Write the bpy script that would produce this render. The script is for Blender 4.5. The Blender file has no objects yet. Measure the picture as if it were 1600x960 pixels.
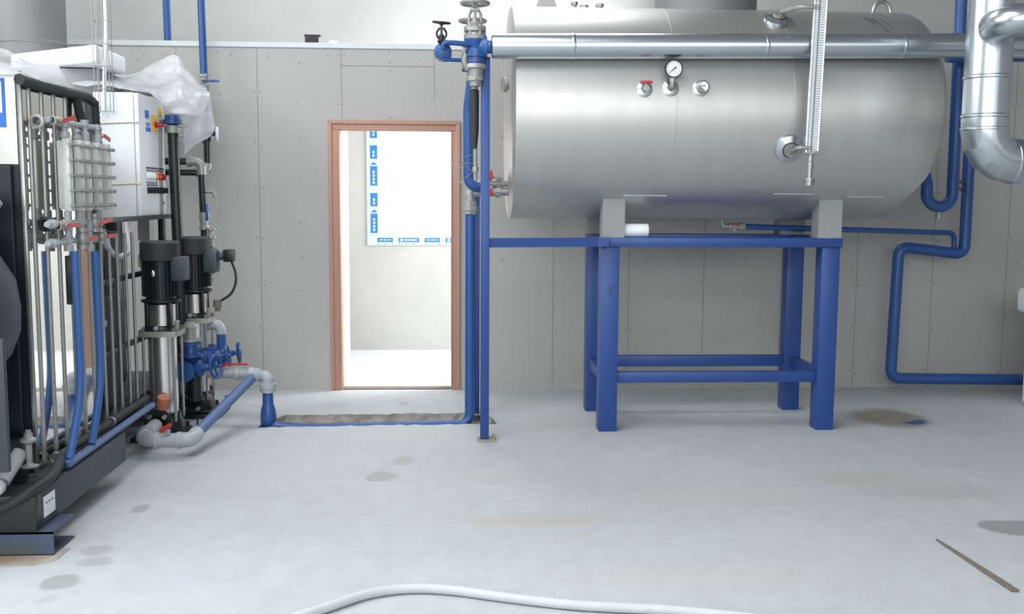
import bpy, bmesh, math, random
from mathutils import Vector, Matrix, noise
random.seed(7)
D = bpy.data
SC = bpy.context.scene
COL = SC.collection
V = Vector
PI = math.pi

# ------------------------------------------------------------------ camera
FPX, YAW, PITCH, ROLL, EYE = 1575.83, .05653, .10842, .00572, 1.5156
fw = V((math.sin(YAW)*math.cos(PITCH), math.cos(YAW)*math.cos(PITCH), -math.sin(PITCH)))
rt0 = V((math.cos(YAW), -math.sin(YAW), 0))
up0 = rt0.cross(fw)
rt = math.cos(ROLL)*rt0 + math.sin(ROLL)*up0
up = -math.sin(ROLL)*rt0 + math.cos(ROLL)*up0
cam = D.cameras.new('camera')
cam.sensor_width = 36
cam.lens = 36*FPX/1600
cam.clip_start = .05
cam_o = D.objects.new('camera', cam)
COL.objects.link(cam_o)
cam_o.matrix_world = Matrix(((rt.x, up.x, -fw.x, 0), (rt.y, up.y, -fw.y, 0), (rt.z, up.z, -fw.z, EYE), (0, 0, 0, 1)))
SC.camera = cam_o

# ------------------------------------------------------------------ world, light, exposure
SC.view_settings.view_transform = 'Standard'
SC.view_settings.look = 'None'
SC.view_settings.gamma = 1
SC.view_settings.use_curve_mapping = False
SC.view_settings.exposure = 0.0
SC.cycles.use_denoising = True
SC.cycles.max_bounces = 10
SC.cycles.diffuse_bounces = 5
SC.cycles.transparent_max_bounces = 16
wd = D.worlds.new('overcast_sky')
SC.world = wd
wd.use_nodes = True
wd.node_tree.nodes['Background'].inputs[0].default_value = (.92, .96, 1, 1)
wd.node_tree.nodes['Background'].inputs[1].default_value = 1.6


def area(name, loc, rot, sx, sy, power, color=(1, 1, 1)):
    l = D.lights.new(name, 'AREA')
    l.shape = 'RECTANGLE'
    l.size, l.size_y, l.energy, l.color = sx, sy, power, color
    o = D.objects.new(name, l)
    o.location = loc
    o.rotation_euler = rot
    COL.objects.link(o)
    return o


area('daylight_front_windows', (-1.0, -4.4, 3.4), (PI/2, 0, 0), 8.5, 3.6, 330, (.93, .97, 1))
area('daylight_skylight', (-2.2, 2.4, 6.2), (0, 0, 0), 4.0, 4.5, 370, (.95, .98, 1))
area('daylight_left_windows', (-6.3, 4.2, 4.5), (0, -PI/2+.25, 0), 2.2, 6.0, 380, (.95, .98, 1))
area('daylight_rear_skylight', (.1, 8.9, 6.2), (0, 0, 0), 3.0, 1.5, 160, (.92, .96, 1))
area('daylight_side_room', (1.9, 8.95, 1.9), (0, PI/2, 0), 1.5, 1.5, 210, (1, 1, 1))

# ------------------------------------------------------------------ helpers
def PP(px, py, y):
    d_ = fw+rt*((px-800)/FPX)-up*((py-480)/FPX)
    return V((0, 0, EYE))+d_*(y/d_.y)


def lin(c):
    return tuple(((x/255)/12.92 if x/255 <= .04045 else ((x/255+.055)/1.055)**2.4) for x in c)


def M(name, c, rough=.5, metal=0., var=0., vscale=6., bump=0., bscale=60., c2=None, stretch=None, trans=0., rvar=0., spec=None):
    m = D.materials.new(name)
    m.use_nodes = True
    nt = m.node_tree
    b = nt.nodes['Principled BSDF']
    col = (*lin(c), 1)
    b.inputs['Base Color'].default_value = col
    b.inputs['Roughness'].default_value = rough
    b.inputs['Metallic'].default_value = metal
    if spec is not None:
        b.inputs['Specular IOR Level'].default_value = spec
    if trans:
        b.inputs['Transmission Weight'].default_value = trans
    if var or bump or rvar:
        tc = nt.nodes.new('ShaderNodeTexCoord')
        mp = nt.nodes.new('ShaderNodeMapping')
        nt.links.new(tc.outputs['Object'], mp.inputs[0])
        if stretch:
            mp.inputs['Scale'].default_value = stretch
    if var or rvar:
        n = nt.nodes.new('ShaderNodeTexNoise')
        n.inputs['Scale'].default_value = vscale
        n.inputs['Detail'].default_value = 6
        n.inputs['Roughness'].default_value = .62
        nt.links.new(mp.outputs[0], n.inputs[0])
        r = nt.nodes.new('ShaderNodeMapRange')
        r.inputs[1].default_value, r.inputs[2].default_value = .3, .7
        nt.links.new(n.outputs[0], r.inputs[0])
        if var:
            mx = nt.nodes.new('ShaderNodeMix')
            mx.data_type = 'RGBA'
            cc = lin(c2) if c2 else tuple(x*(1-var) for x in col[:3])
            mx.inputs[6].default_value = col
            mx.inputs[7].default_value = (*cc, 1)
            nt.links.new(r.outputs[0], mx.inputs[0])
            nt.links.new(mx.outputs[2], b.inputs['Base Color'])
        if rvar:
            r2 = nt.nodes.new('ShaderNodeMapRange')
            r2.inputs[3].default_value, r2.inputs[4].default_value = max(.02, rough-rvar), rough+rvar
            nt.links.new(n.outputs[0], r2.inputs[0])
            nt.links.new(r2.outputs[0], b.inputs['Roughness'])
    if bump:
        n2 = nt.nodes.new('ShaderNodeTexNoise')
        n2.inputs['Scale'].default_value = bscale
        n2.inputs['Detail'].default_value = 5
        nt.links.new(mp.outputs[0], n2.inputs[0])
        bp = nt.nodes.new('ShaderNodeBump')
        bp.inputs['Strength'].default_value = bump
        bp.inputs['Distance'].default_value = .01
        nt.links.new(n2.outputs[0], bp.inputs['Height'])
        nt.links.new(bp.outputs[0], b.inputs['Normal'])
    return m


MT = {}
MT['board'] = M('plasterboard_paper', (177, 175, 171), .85, var=.05, vscale=1.6)
MT['seam'] = M('joint_gap', (136, 134, 130), .9)
MT['screw'] = M('screw_head', (112, 108, 102), .6)
MT['concrete'] = M('raw_concrete', (176, 177, 175), .9, var=.16, vscale=1.3, bump=.25, bscale=18)
MT['plaster'] = M('pale_plaster', (226, 223, 217), .9, var=.12, vscale=1.6, c2=(205, 196, 186))
MT['hall'] = M('hall_plaster', (170, 171, 170), .9, var=.08, vscale=1)
MT['roof'] = M('roof_sheet', (150, 152, 154), .8, var=.1, vscale=.8)
MT['track'] = M('galvanised_track', (196, 202, 205), .5, metal=.4, var=.1, vscale=5)
MT['doorwood'] = M('brown_wood_laminate', (182, 140, 122), .55, var=.12, vscale=5, stretch=(9, 9, .7))
MT['blue'] = M('blue_paint', (38, 73, 140), .4, var=.18, vscale=5, rvar=.08)
MT['blue2'] = M('blue_pipe_paint', (42, 84, 146), .34, var=.15, vscale=6, rvar=.06)
MT['bluelight'] = M('dusty_blue_pipe', (84, 108, 152), .38, var=.12, vscale=9)
MT['bluehose'] = M('blue_hose_rubber', (56, 98, 160), .45, var=.1, vscale=14)
MT['tank'] = M('brushed_stainless_sheet', (204, 203, 199), .42, metal=.9, var=.08, vscale=3, stretch=(3, 1, .5), rvar=.05, bump=.02, bscale=5)
MT['clad'] = M('galvanised_cladding', (196, 203, 208), .26, metal=.95, var=.08, vscale=3.5, rvar=.06, bump=.03, bscale=6)
MT['cladseam'] = M('cladding_lap', (222, 226, 228), .3, metal=.8)
MT['steel'] = M('stainless_tube', (168, 169, 167), .36, metal=.8, var=.15, vscale=10)
MT['cover'] = M('polished_cover_sheet', (205, 204, 198), .22, metal=.95, var=.06, vscale=2, rvar=.05)
MT['mirror'] = M('polished_steel_sheet', (222, 222, 216), .05, metal=1., rvar=.02, vscale=2)
MT['chrome'] = M('polished_chrome', (222, 221, 216), .24, metal=.92)
MT['cast'] = M('galvanised_casting', (166, 166, 162), .5, metal=.55, var=.15, vscale=20)
MT['grey'] = M('grey_pipe_plastic', (170, 176, 180), .35, var=.08, vscale=10)
MT['greypaint'] = M('grey_primer', (150, 152, 152), .6, var=.1, vscale=6)
MT['duct'] = M('grey_flue_sheet', (124, 126, 126), .55, metal=.25, var=.06, vscale=2)
MT['black'] = M('black_enamel', (30, 34, 38), .35, var=.2, vscale=8)
MT['rubber'] = M('black_rubber', (44, 46, 48), .6, var=.2, vscale=15)
MT['navy'] = M('dark_blue_grey_panel', (20, 26, 38), .45, var=.15, vscale=4)
MT['teal'] = M('dark_slate_steel', (58, 68, 72), .5, var=.15, vscale=5)
MT['worn'] = M('worn_blue_steel', (62, 84, 122), .55, var=.9, vscale=3.2, c2=(82, 84, 82), stretch=(1, 1, 3))
MT['white'] = M('white_powder_coat', (226, 230, 232), .4, var=.03, vscale=4)
MT['whitepl'] = M('white_plastic', (232, 238, 242), .4, var=.03, vscale=5)
MT['foam'] = M('white_foam', (240, 243, 244), .8, var=.03, vscale=20)
MT['offwhite'] = M('greyish_white_hose', (198, 203, 206), .5, var=.1, vscale=12)
MT['red'] = M('red_lever_plastic', (192, 40, 44), .4)
MT['redpaint'] = M('dull_red_paint', (176, 60, 52), .5)
MT['orange'] = M('salmon_plastic_plug', (196, 120, 92), .5, var=.1, vscale=25)
MT['yellow'] = M('yellow_plate', (240, 190, 40), .45)
MT['signblue'] = M('sign_blue', (44, 110, 200), .5)
MT['tapeblue'] = M('tape_blue', (30, 106, 170), .5)
MT['tapewhite'] = M('tape_pale', (176, 206, 224), .5)
MT['brass'] = M('brass', (176, 150, 92), .35, metal=.8, var=.15, vscale=20)
MT['dial'] = M('dial_face', (228, 230, 238), .5)
MT['ink'] = M('dark_ink', (40, 42, 50), .6)
MT['amber'] = M('amber_lens', (226, 130, 50), .3)
MT['pcb'] = M('acrylic_block', (214, 220, 214), .22, var=.06, vscale=8, spec=.6)
MT['wood'] = M('weathered_wood', (128, 118, 108), .85, var=.35, vscale=9, stretch=(1, 6, 1))
MT['ply'] = M('dusty_board', (176, 172, 164), .9, var=.2, vscale=4, c2=(150, 126, 104))
MT['rubble'] = M('broken_concrete', (160, 154, 147), .95, var=.55, vscale=9, bump=.8, bscale=30)
MT['dust'] = M('dusty_steel', (168, 162, 152), .8, var=.3, vscale=12)


def glassmat(name, col, alpha, rough=.05):
    m = D.materials.new(name)
    m.use_nodes = True
    nt = m.node_tree
    b = nt.nodes['Principled BSDF']
    b.inputs['Base Color'].default_value = (*lin(col), 1)
    b.inputs['Roughness'].default_value = rough
    tr = nt.nodes.new('ShaderNodeBsdfTransparent')
    mx = nt.nodes.new('ShaderNodeMixShader')
    mx.inputs[0].default_value = alpha
    nt.links.new(tr.outputs[0], mx.inputs[1])
    nt.links.new(b.outputs[0], mx.inputs[2])
    nt.links.new(mx.outputs[0], nt.nodes['Material Output'].inputs[0])
    return m


MT['pane'] = glassmat('window_glass', (235, 245, 250), .08)
MT['clear'] = glassmat('clear_plastic', (222, 230, 232), .35, .1)


def sheetmat():
    m = D.materials.new('milky_plastic_film')
    m.use_nodes = True
    nt = m.node_tree
    b = nt.nodes['Principled BSDF']
    b.inputs['Base Color'].default_value = (*lin((228, 230, 234)), 1)
    b.inputs['Roughness'].default_value = .28
    tl = nt.nodes.new('ShaderNodeBsdfTranslucent')
    tl.inputs[0].default_value = (.8, .82, .85, 1)
    tr = nt.nodes.new('ShaderNodeBsdfTransparent')
    m1 = nt.nodes.new('ShaderNodeMixShader')
    m1.inputs[0].default_value = .35
    nt.links.new(b.outputs[0], m1.inputs[1])
    nt.links.new(tl.outputs[0], m1.inputs[2])
    m2 = nt.nodes.new('ShaderNodeMixShader')
    tc = nt.nodes.new('ShaderNodeTexCoord')
    n = nt.nodes.new('ShaderNodeTexNoise')
    n.inputs['Scale'].default_value = 5
    n.inputs['Detail'].default_value = 4
    n.inputs['Distortion'].default_value = 1.2
    nt.links.new(tc.outputs['Object'], n.inputs[0])
    r = nt.nodes.new('ShaderNodeMapRange')
    r.inputs[1].default_value, r.inputs[2].default_value = .35, .65
    r.inputs[3].default_value, r.inputs[4].default_value = .6, .93
    nt.links.new(n.outputs[0], r.inputs[0])
    nt.links.new(r.outputs[0], m2.inputs[0])
    nt.links.new(tr.outputs[0], m2.inputs[1])
    nt.links.new(m1.outputs[0], m2.inputs[2])
    nt.links.new(m2.outputs[0], nt.nodes['Material Output'].inputs[0])
    return m


MT['film'] = sheetmat()


def stained_floor():
    m = M('hall_concrete_floor', (192, 197, 200), .62, var=.11, vscale=1.1, bump=.12, bscale=25)
    nt = m.node_tree
    b = nt.nodes['Principled BSDF']
    src = b.inputs['Base Color'].links[0].from_socket
    tc = nt.nodes.new('ShaderNodeTexCoord')
    # fine mottling
    n = nt.nodes.new('ShaderNodeTexNoise')
    n.inputs['Scale'].default_value = 9
    n.inputs['Detail'].default_value = 8
    n.inputs['Roughness'].default_value = .7
    nt.links.new(tc.outputs['Object'], n.inputs[0])
    r = nt.nodes.new('ShaderNodeMapRange')
    r.inputs[1].default_value, r.inputs[2].default_value = .35, .75
    r.inputs[3].default_value, r.inputs[4].default_value = 0, .42
    nt.links.new(n.outputs[0], r.inputs[0])
    mx = nt.nodes.new('ShaderNodeMix')
    mx.data_type = 'RGBA'
    nt.links.new(r.outputs[0], mx.inputs[0])
    nt.links.new(src, mx.inputs[6])
    mx.inputs[7].default_value = (*lin((158, 159, 157)), 1)
    src = mx.outputs[2]
    # warped coordinates for the stain outlines
    wn = nt.nodes.new('ShaderNodeTexNoise')
    wn.inputs['Scale'].default_value = 4
    wn.inputs['Detail'].default_value = 5
    nt.links.new(tc.outputs['Object'], wn.inputs[0])
    sub = nt.nodes.new('ShaderNodeVectorMath')
    sub.operation = 'SUBTRACT'
    sub.inputs[1].default_value = (.5, .5, .5)
    nt.links.new(wn.outputs[1], sub.inputs[0])
    sca = nt.nodes.new('ShaderNodeVectorMath')
    sca.operation = 'SCALE'
    sca.inputs['Scale'].default_value = .11
    nt.links.new(sub.outputs[0], sca.inputs[0])
    add = nt.nodes.new('ShaderNodeVectorMath')
    nt.links.new(tc.outputs['Object'], add.inputs[0])
    nt.links.new(sca.outputs[0], add.inputs[1])
    for (x, y, rx, ry, col, amt, soft) in STAINS:
        if x < -.2 and rx < .12:
            rx, ry, amt = rx*.72, ry*.66, amt*.85
        mp = nt.nodes.new('ShaderNodeMapping')
        mp.inputs['Location'].default_value = (-x/rx, -y/ry, 0)
        mp.inputs['Scale'].default_value = (1/rx, 1/ry, 0)
        nt.links.new(add.outputs[0], mp.inputs[0])
        ln = nt.nodes.new('ShaderNodeVectorMath')
        ln.operation = 'LENGTH'
        nt.links.new(mp.outputs[0], ln.inputs[0])
        mr = nt.nodes.new('ShaderNodeMapRange')
        mr.interpolation_type = 'SMOOTHSTEP'
        mr.inputs[1].default_value, mr.inputs[2].default_value = 1-soft, 1+soft
        mr.inputs[3].default_value, mr.inputs[4].default_value = amt, 0
        nt.links.new(ln.outputs['Value'], mr.inputs[0])
        k = nt.nodes.new('ShaderNodeMix')
        k.data_type = 'RGBA'
        nt.links.new(mr.outputs[0], k.inputs[0])
        nt.links.new(src, k.inputs[6])
        k.inputs[7].default_value = (*lin(col), 1)
        src = k.outputs[2]
    nt.links.new(src, b.inputs['Base Color'])
    return m


class MB:
    def __init__(s):
        s.bm = bmesh.new()

    def _mi(s, faces, mi):
        for f in faces:
            f.material_index = mi

    def box(s, a, b, bev=0., mi=0, rot=0., seg=2):
        a, b = V(a), V(b)
        c, h = (a+b)/2, (b-a)/2
        vs = [s.bm.verts.new((c.x+h.x*i, c.y+h.y*j, c.z+h.z*k)) for i in (-1, 1) for j in (-1, 1) for k in (-1, 1)]
        fs = [s.bm.faces.new([vs[i] for i in q]) for q in ((0, 1, 3, 2), (4, 6, 7, 5), (0, 4, 5, 1), (2, 3, 7, 6), (0, 2, 6, 4), (1, 5, 7, 3))]
        s._mi(fs, mi)
        if rot:
            bmesh.ops.rotate(s.bm, verts=vs, cent=c, matrix=Matrix.Rotation(rot, 3, 'Z'))
        if bev:
            es = list({e for f in fs for e in f.edges})
            r = bmesh.ops.bevel(s.bm, geom=es, offset=bev, segments=seg, profile=.5, affect='EDGES')
            s._mi(r['faces'], mi)
        return s

    def poly(s, pts, h, mi=0):
        """prism: polygon pts extruded by vector h"""
        h = V(h)
        a = [s.bm.verts.new(V(p)) for p in pts]
        b = [s.bm.verts.new(V(p)+h) for p in pts]
        n = len(a)
        fs = [s.bm.faces.new(a[::-1]), s.bm.faces.new(b)]
        for i in range(n):
            fs.append(s.bm.faces.new((a[i], a[(i+1) % n], b[(i+1) % n], b[i])))
        s._mi(fs, mi)
        bmesh.ops.recalc_face_normals(s.bm, faces=fs)
        return s

    def ring(s, c, u, w, r, n):
        return [s.bm.verts.new(c+(u*math.cos(2*PI*i/n)+w*math.sin(2*PI*i/n))*r) for i in range(n)]

    def lathe(s, prof, p, axis=(0, 0, 1), n=28, mi=0):
        """prof: list of (radius, height along axis)"""
        ax = V(axis).normalized()
        u = ax.orthogonal().normalized()
        w = ax.cross(u)
        p = V(p)
        prev = None
        fs = []
        for (r, h) in prof:
            c = p+ax*h
            cur = [s.bm.verts.new(c)] if r < 1e-6 else s.ring(c, u, w, r, n)
            if prev is not None:
                if len(prev) == 1 and len(cur) > 1:
                    for i in range(n):
                        fs.append(s.bm.faces.new((prev[0], cur[(i+1) % n], cur[i])))
                elif len(cur) == 1 and len(prev) > 1:
                    for i in range(n):
                        fs.append(s.bm.faces.new((prev[i], prev[(i+1) % n], cur[0])))
                elif len(cur) > 1:
                    for i in range(n):
                        fs.append(s.bm.faces.new((prev[i], prev[(i+1) % n], cur[(i+1) % n], cur[i])))
            prev = cur
        s._mi(fs, mi)
        return s

    def cyl(s, p, q, r, r2=None, n=24, mi=0, ch=0.):
        p, q = V(p), V(q)
        L = (q-p).length
        r2 = r if r2 is None else r2
        if ch:
            return s.lathe([(0, 0), (r-ch, 0), (r, ch), (r2, L-ch), (r2-ch, L), (0, L)], p, q-p, n, mi)
        return s.lathe([(0, 0), (r, 0), (r2, L), (0, L)], p, q-p, n, mi)

    def tube(s, pts, r, n=14, fil=0., mi=0, caps=True, k=6, closed=False):
        pts = [V(p) for p in pts]
        if fil:
            out = [pts[0]]
            for i in range(1, len(pts)-1):
                a, b, c = pts[i-1], pts[i], pts[i+1]
                d = min(fil, (a-b).length*.49, (c-b).length*.49)
                p0, p1 = b+(a-b).normalized()*d, b+(c-b).normalized()*d
                for t in range(k+1):
                    t /= k
                    out.append(p0*(1-t)**2+b*2*t*(1-t)+p1*t*t)
            out.append(pts[-1])
            pts = out
        m = len(pts)
        tang = []
        for i in range(m):
            if closed:
                tang.append((pts[(i+1) % m]-pts[i-1]).normalized())
            else:
                tang.append((pts[min(i+1, m-1)]-pts[max(i-1, 0)]).normalized())
        u = tang[0].orthogonal().normalized()
        rings = []
        for i in range(m):
            t = tang[i]
            u = (u-t*u.dot(t)).normalized()
            rr = r[i] if isinstance(r, (list, tuple)) else r
            rings.append(s.ring(pts[i], u, t.cross(u), rr, n))
        fs = []
        for i in range(m-1 if not closed else m):
            a, b = rings[i], rings[(i+1) % m]
            for j in range(n):
                fs.append(s.bm.faces.new((a[j], a[(j+1) % n], b[(j+1) % n], b[j])))
        if caps and not closed:
            fs.append(s.bm.faces.new(rings[0][::-1]))
            fs.append(s.bm.faces.new(rings[-1]))
        s._mi(fs, mi)
        return s

    def torus(s, c, axis, R, r, n=32, k=10, mi=0):
        ax = V(axis).normalized()
        u = ax.orthogonal().normalized()
        w = ax.cross(u)
        c = V(c)
        return s.tube([c+(u*math.cos(2*PI*i/n)+w*math.sin(2*PI*i/n))*R for i in range(n)], r, n=k, mi=mi, closed=True)

    def ball(s, c, r, sc=(1, 1, 1), mi=0, n=16):
        res = bmesh.ops.create_uvsphere(s.bm, u_segments=n, v_segments=n//2+2, radius=r)
        for v in res['verts']:
            v.co = V((v.co.x*sc[0], v.co.y*sc[1], v.co.z*sc[2]))+V(c)
        for v in res['verts']:
            for f in v.link_faces:
                f.material_index = mi
        return s

    def build(s, name, mats, parent=None, loc=None, smooth=True, ang=35):
        if not isinstance(mats, (list, tuple)):
            mats = [mats]
        me = D.meshes.new(name)
        if parent is not None:
            off = OFF[parent.name]
        elif loc is not None:
            off = V(loc)
        else:
            xs = [v.co for v in s.bm.verts]
            off = V(((min(v.x for v in xs)+max(v.x for v in xs))/2, (min(v.y for v in xs)+max(v.y for v in xs))/2, min(v.z for v in xs)))
        bmesh.ops.translate(s.bm, verts=s.bm.verts, vec=-off)
        s.bm.normal_update()
        s.bm.to_mesh(me)
        s.bm.free()
        for m in mats:
            me.materials.append(MT[m] if isinstance(m, str) else m)
        if smooth:
            for p in me.polygons:
                p.use_smooth = True
            me.set_sharp_from_angle(angle=math.radians(ang))
        o = D.objects.new(name, me)
        COL.objects.link(o)
        if parent is not None:
            o.parent = parent
        else:
            o.location = off
        OFF[o.name] = off
        return o


OFF = {}


def tag(o, label, cat, group=None):
    o['label'] = label
    o['category'] = cat
    if group:
        o['group'] = group
    return o


def thing(name, loc, label, cat, group=None):
    o = D.objects.new(name, None)
    o.empty_display_size = .1
    o.location = loc
    COL.objects.link(o)
    OFF[o.name] = V(loc)
    return tag(o, label, cat, group)


def struct(o):
    o['kind'] = 'structure'
    return o


def dup(root, d, label, group=None):
    r = root.copy()
    COL.objects.link(r)
    r.location = root.location+V(d)
    r['label'] = label
    OFF[r.name] = OFF[root.name]+V(d)
    if group:
        r['group'] = group
    for ch in list(root.children):
        c = ch.copy()
        COL.objects.link(c)
        c.parent = r
        for g in ch.children:
            e = g.copy()
            COL.objects.link(e)
            e.parent = c
    return r


def text_faces(mb, body, origin, xdir, ydir, size, depth=.001, mi=0):
    cu = D.curves.new('t', 'FONT')
    cu.body = body
    cu.size = size
    o = D.objects.new('t', cu)
    COL.objects.link(o)
    dg = bpy.context.evaluated_depsgraph_get()
    me = o.evaluated_get(dg).to_mesh()
    xd, yd = V(xdir), V(ydir)
    zd = xd.cross(yd).normalized()*depth
    vs = [mb.bm.verts.new(V(origin)+xd*v.co.x+yd*v.co.y+zd) for v in me.vertices]
    for p in me.polygons:
        try:
            f = mb.bm.faces.new([vs[i] for i in p.vertices])
            f.material_index = mi
        except ValueError:
            pass
    D.objects.remove(o)
    D.curves.remove(cu)


# ------------------------------------------------------------------ the setting
WY = 7.89      # front face of the plasterboard partition
BY = 9.97      # outer concrete wall
PH = 2.672     # partition height
STAINS = [  # x, y, rx, ry, colour, amount, softness
    (-.30, 5.72, .085, .16, (150, 149, 142), .55, .25), (-.40, 5.38, .10, .13, (140, 138, 130), .6, .25),
    (-1.52, 4.86, .06, .10, (128, 130, 128), .6, .3), (-1.53, 4.28, .085, .10, (150, 152, 150), .6, .3),
    (-1.50, 4.14, .095, .085, (154, 155, 152), .6, .25), (-1.55, 3.92, .10, .11, (132, 133, 128), .65, .22),
    (-1.54, 3.75, .05, .06, (160, 160, 156), .5, .3), (2.62, 4.42, .18, .12, (124, 126, 126), .7, .08),
    (3.02, 6.76, .25, .30, (132, 122, 104), .8, .3), (2.2, 5.25, .30, .12, (176, 172, 160), .5, .6),
    (.38, 4.62, .32, .09, (184, 178, 166), .6, .5), (-.9, 7.3, .14, .06, (170, 168, 162), .4, .4), (-.38, 7.35, .06, .09, (150, 147, 140), .6, .35),
    (1.35, 5.0, .5, .1, (190, 186, 178), .4, .7), (2.5, 5.0, .36, .12, (166, 166, 160), .5, .6),
    (.15, 5.35, .22, .08, (188, 184, 176), .4, .6), (3.13, 6.60, .085, .05, (40, 70, 140), .9, .3), (3.20, 6.66, .05, .03, (40, 70, 140), .8, .4),
    (-.2, 6.3, .5, .2, (190, 188, 182), .35, .7), (.75, 6.6, .4, .2, (180, 178, 172), .4, .7), (1.0, 3.9, .5, .15, (190, 188, 180), .35, .7),
]
X0, X1, YF = -6.5, 7.5, -4.6

# floor with the chopped trench
rim = []
NX = 34
for i in range(NX+1):      # near edge, left to right
    t = i/NX
    x = -1.30+1.58*t
    rim.append((x, 6.60+.06*t+random.uniform(-.018, .018)))
for i in range(NX+1):      # far edge, right to left
    t = 1-i/NX
    x = -1.27+1.52*t
    rim.append((x, 6.96+.05*t+.025*noise.noise(V((x*5, 0, 0)))+random.uniform(-.02, .02)-(.12 if t > .95 or t < .04 else 0)))
fl = MB()
ov = [fl.bm.verts.new((x, y, 0)) for x, y in ((X0, YF), (X1, YF), (X1, BY+.3), (X0, BY+.3))]
oe = [fl.bm.edges.new((ov[i], ov[(i+1) % 4])) for i in range(4)]
iv = [fl.bm.verts.new((x, y, 0)) for x, y in rim]
ie = [fl.bm.edges.new((iv[i], iv[(i+1) % len(iv)])) for i in range(len(iv))]
bmesh.ops.triangle_fill(fl.bm, edges=oe+ie, use_beauty=True)
bmesh.ops.recalc_face_normals(fl.bm, faces=fl.bm.faces)
for f in fl.bm.faces:
    if f.normal.z < 0:
        f.normal_flip()
# trench sides and bottom
mid = [fl.bm.verts.new((x, y+(.015 if k <= NX else -.02)+random.uniform(-.012, .012), -.028+random.uniform(-.008, .008))) for k, (x, y) in enumerate(rim)]
bot = [fl.bm.verts.new((x, y+(.03 if k <= NX else -.05), -.05+random.uniform(-.012, .012))) for k, (x, y) in enumerate(rim)]
n = len(rim)
for A, B in ((iv, mid), (mid, bot)):
    for i in range(n):
        f = fl.bm.faces.new((A[i], A[(i+1) % n], B[(i+1) % n], B[i]))
        f.material_index = 1
for i in range(NX):
    f = fl.bm.faces.new((bot[i], bot[i+1], bot[n-2-i], bot[n-1-i]))
    f.material_index = 1
struct(fl.build('floor', [stained_floor(), 'rubble'], loc=(0, 0, 0), smooth=False))

# partition of plasterboards: door opening, joints and screw heads
DX0, DX1, DZ = -.885, -.034, 2.02
p = MB()
p.box((X0, WY, 0), (DX0-.03, WY+.1, PH-.035))
p.box((DX1+.03, WY, 0), (X1, WY+.1, PH-.035))
p.box((DX0-.03, WY, DZ+.03), (DX1+.03, WY+.1, PH-.035))


def seam(x, z0, z1):
    p.box((x-.0022, WY-.0012, z0), (x+.0022, WY+.001, z1), mi=1)


def dot(x, z, r=.005):
    p.cyl((x, WY-.0025, z), (x, WY+.001, z), r, n=8, mi=2)


zt = PH-.035
for x, a, b in ((-1.5, 0, zt), (-2.1, 0, zt), (-2.7, 0, zt), (-.866, DZ+.09, zt), (-.16, 2.24, zt), (.77, 0, zt), (1.37, 0, zt), (1.97, 0, zt), (2.59, 0, zt), (3.21, 0, zt), (3.83, 0, zt), (4.44, 0, zt)):
    seam(x, a, b)
    z = a+.12
    while z < b:
        for d in (-.022, .022):
            dot(x+d+random.uniform(-.005, .005), z+random.uniform(-.02, .02))
        z += .36
p.box((-.866, WY-.0012, 2.503), (-.16, WY+.001, 2.5075), mi=1)
for x in (-.5,):
    for z in (2.12, 2.47, 2.53, 2.61):
        dot(x, z)
for x in (-1.2, .37, 1.07, 1.67, 2.28, 2.9, 3.52, 4.1, -1.8, -2.4):
    z = .15
    while z < zt:
        dot(x+random.uniform(-.02, .02), z+random.uniform(-.04, .04))
        z += .3
x = -2.6
while x < 4.6:
    if not (DX0-.1 < x < DX1+.1):
        for z in (.05, 1.02, zt-.06):
            dot(x+random.uniform(-.04, .04), z+random.uniform(-.01, .01))
    x += .23
struct(p.build('wall_partition', ['board', 'seam', 'screw'], loc=(0, WY, 0), smooth=False))
t = MB()
t.box((X0, WY-.012, PH-.038), (X1, WY+.11, PH))
struct(t.build('trim_1', 'track', loc=(0, WY, PH-.04), smooth=False))

# door casing
d = thing('door_1', (-.46, WY, 0), '', '')
for k in ('label', 'category'):
    del d[k]
struct(d)
cs = MB()
for a, b in (((-.972, 0), (DX0, DZ)), ((DX1, 0), (.038, DZ))):
    cs.box((a[0], WY-.018, 0), (b[0], WY+.115, DZ), bev=.004)
    xm = a[0] if a[0] < -.5 else b[0]-.03
    cs.box((xm, WY-.03, 0), (xm+.03, WY-.012, DZ+.075), bev=.005)
    xi = b[0]-.014 if a[0] < -.5 else a[0]
    cs.box((xi, WY-.026, 0), (xi+.014, WY-.01, DZ), bev=.004)
cs.box((-.972, WY-.018, DZ), (.038, WY+.115, DZ+.072), bev=.004)
cs.box((-.972, WY-.031, DZ+.045), (.038, WY-.011, DZ+.076), bev=.005)
cs.box((DX0, WY-.026, DZ), (DX1, WY-.01, DZ+.014), bev=.004)
cs.build('door_frame', 'doorwood', d)
th = MB()
th.box((DX0, WY-.005, 0), (DX1, WY+.1, .008))
th.build('threshold', 'wood', d)

# outer wall with the window opening of the room behind
WX0, WX1, WZ0, WZ1 = -.86, .62, 1.04, 2.35
w = MB()
w.box((X0, BY, 0), (WX0, BY+.3, 6.4))
w.box((WX1, BY, 0), (X1, BY+.3, 6.4))
w.box((WX0, BY, 0), (WX1, BY+.3, WZ0))
w.box((WX0, BY, WZ1), (WX1, BY+.3, 6.4))
struct(w.build('wall_back', 'concrete', loc=(0, BY, 0), smooth=False))
pl = MB()
pl.poly([(-.912, 8.03, 0), (-.985, 9.45, 0), (-1.24, 9.45, 0), (-1.24, 8.03, 0)], (0, 0, 2.6))
struct(pl.build('wall_pier', 'plaster', smooth=False))
pw = MB()
pw.box((-1.45, WY+.1, 0), (-1.25, BY, PH-.1))
struct(pw.build('wall_side', 'plaster', smooth=False))

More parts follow.
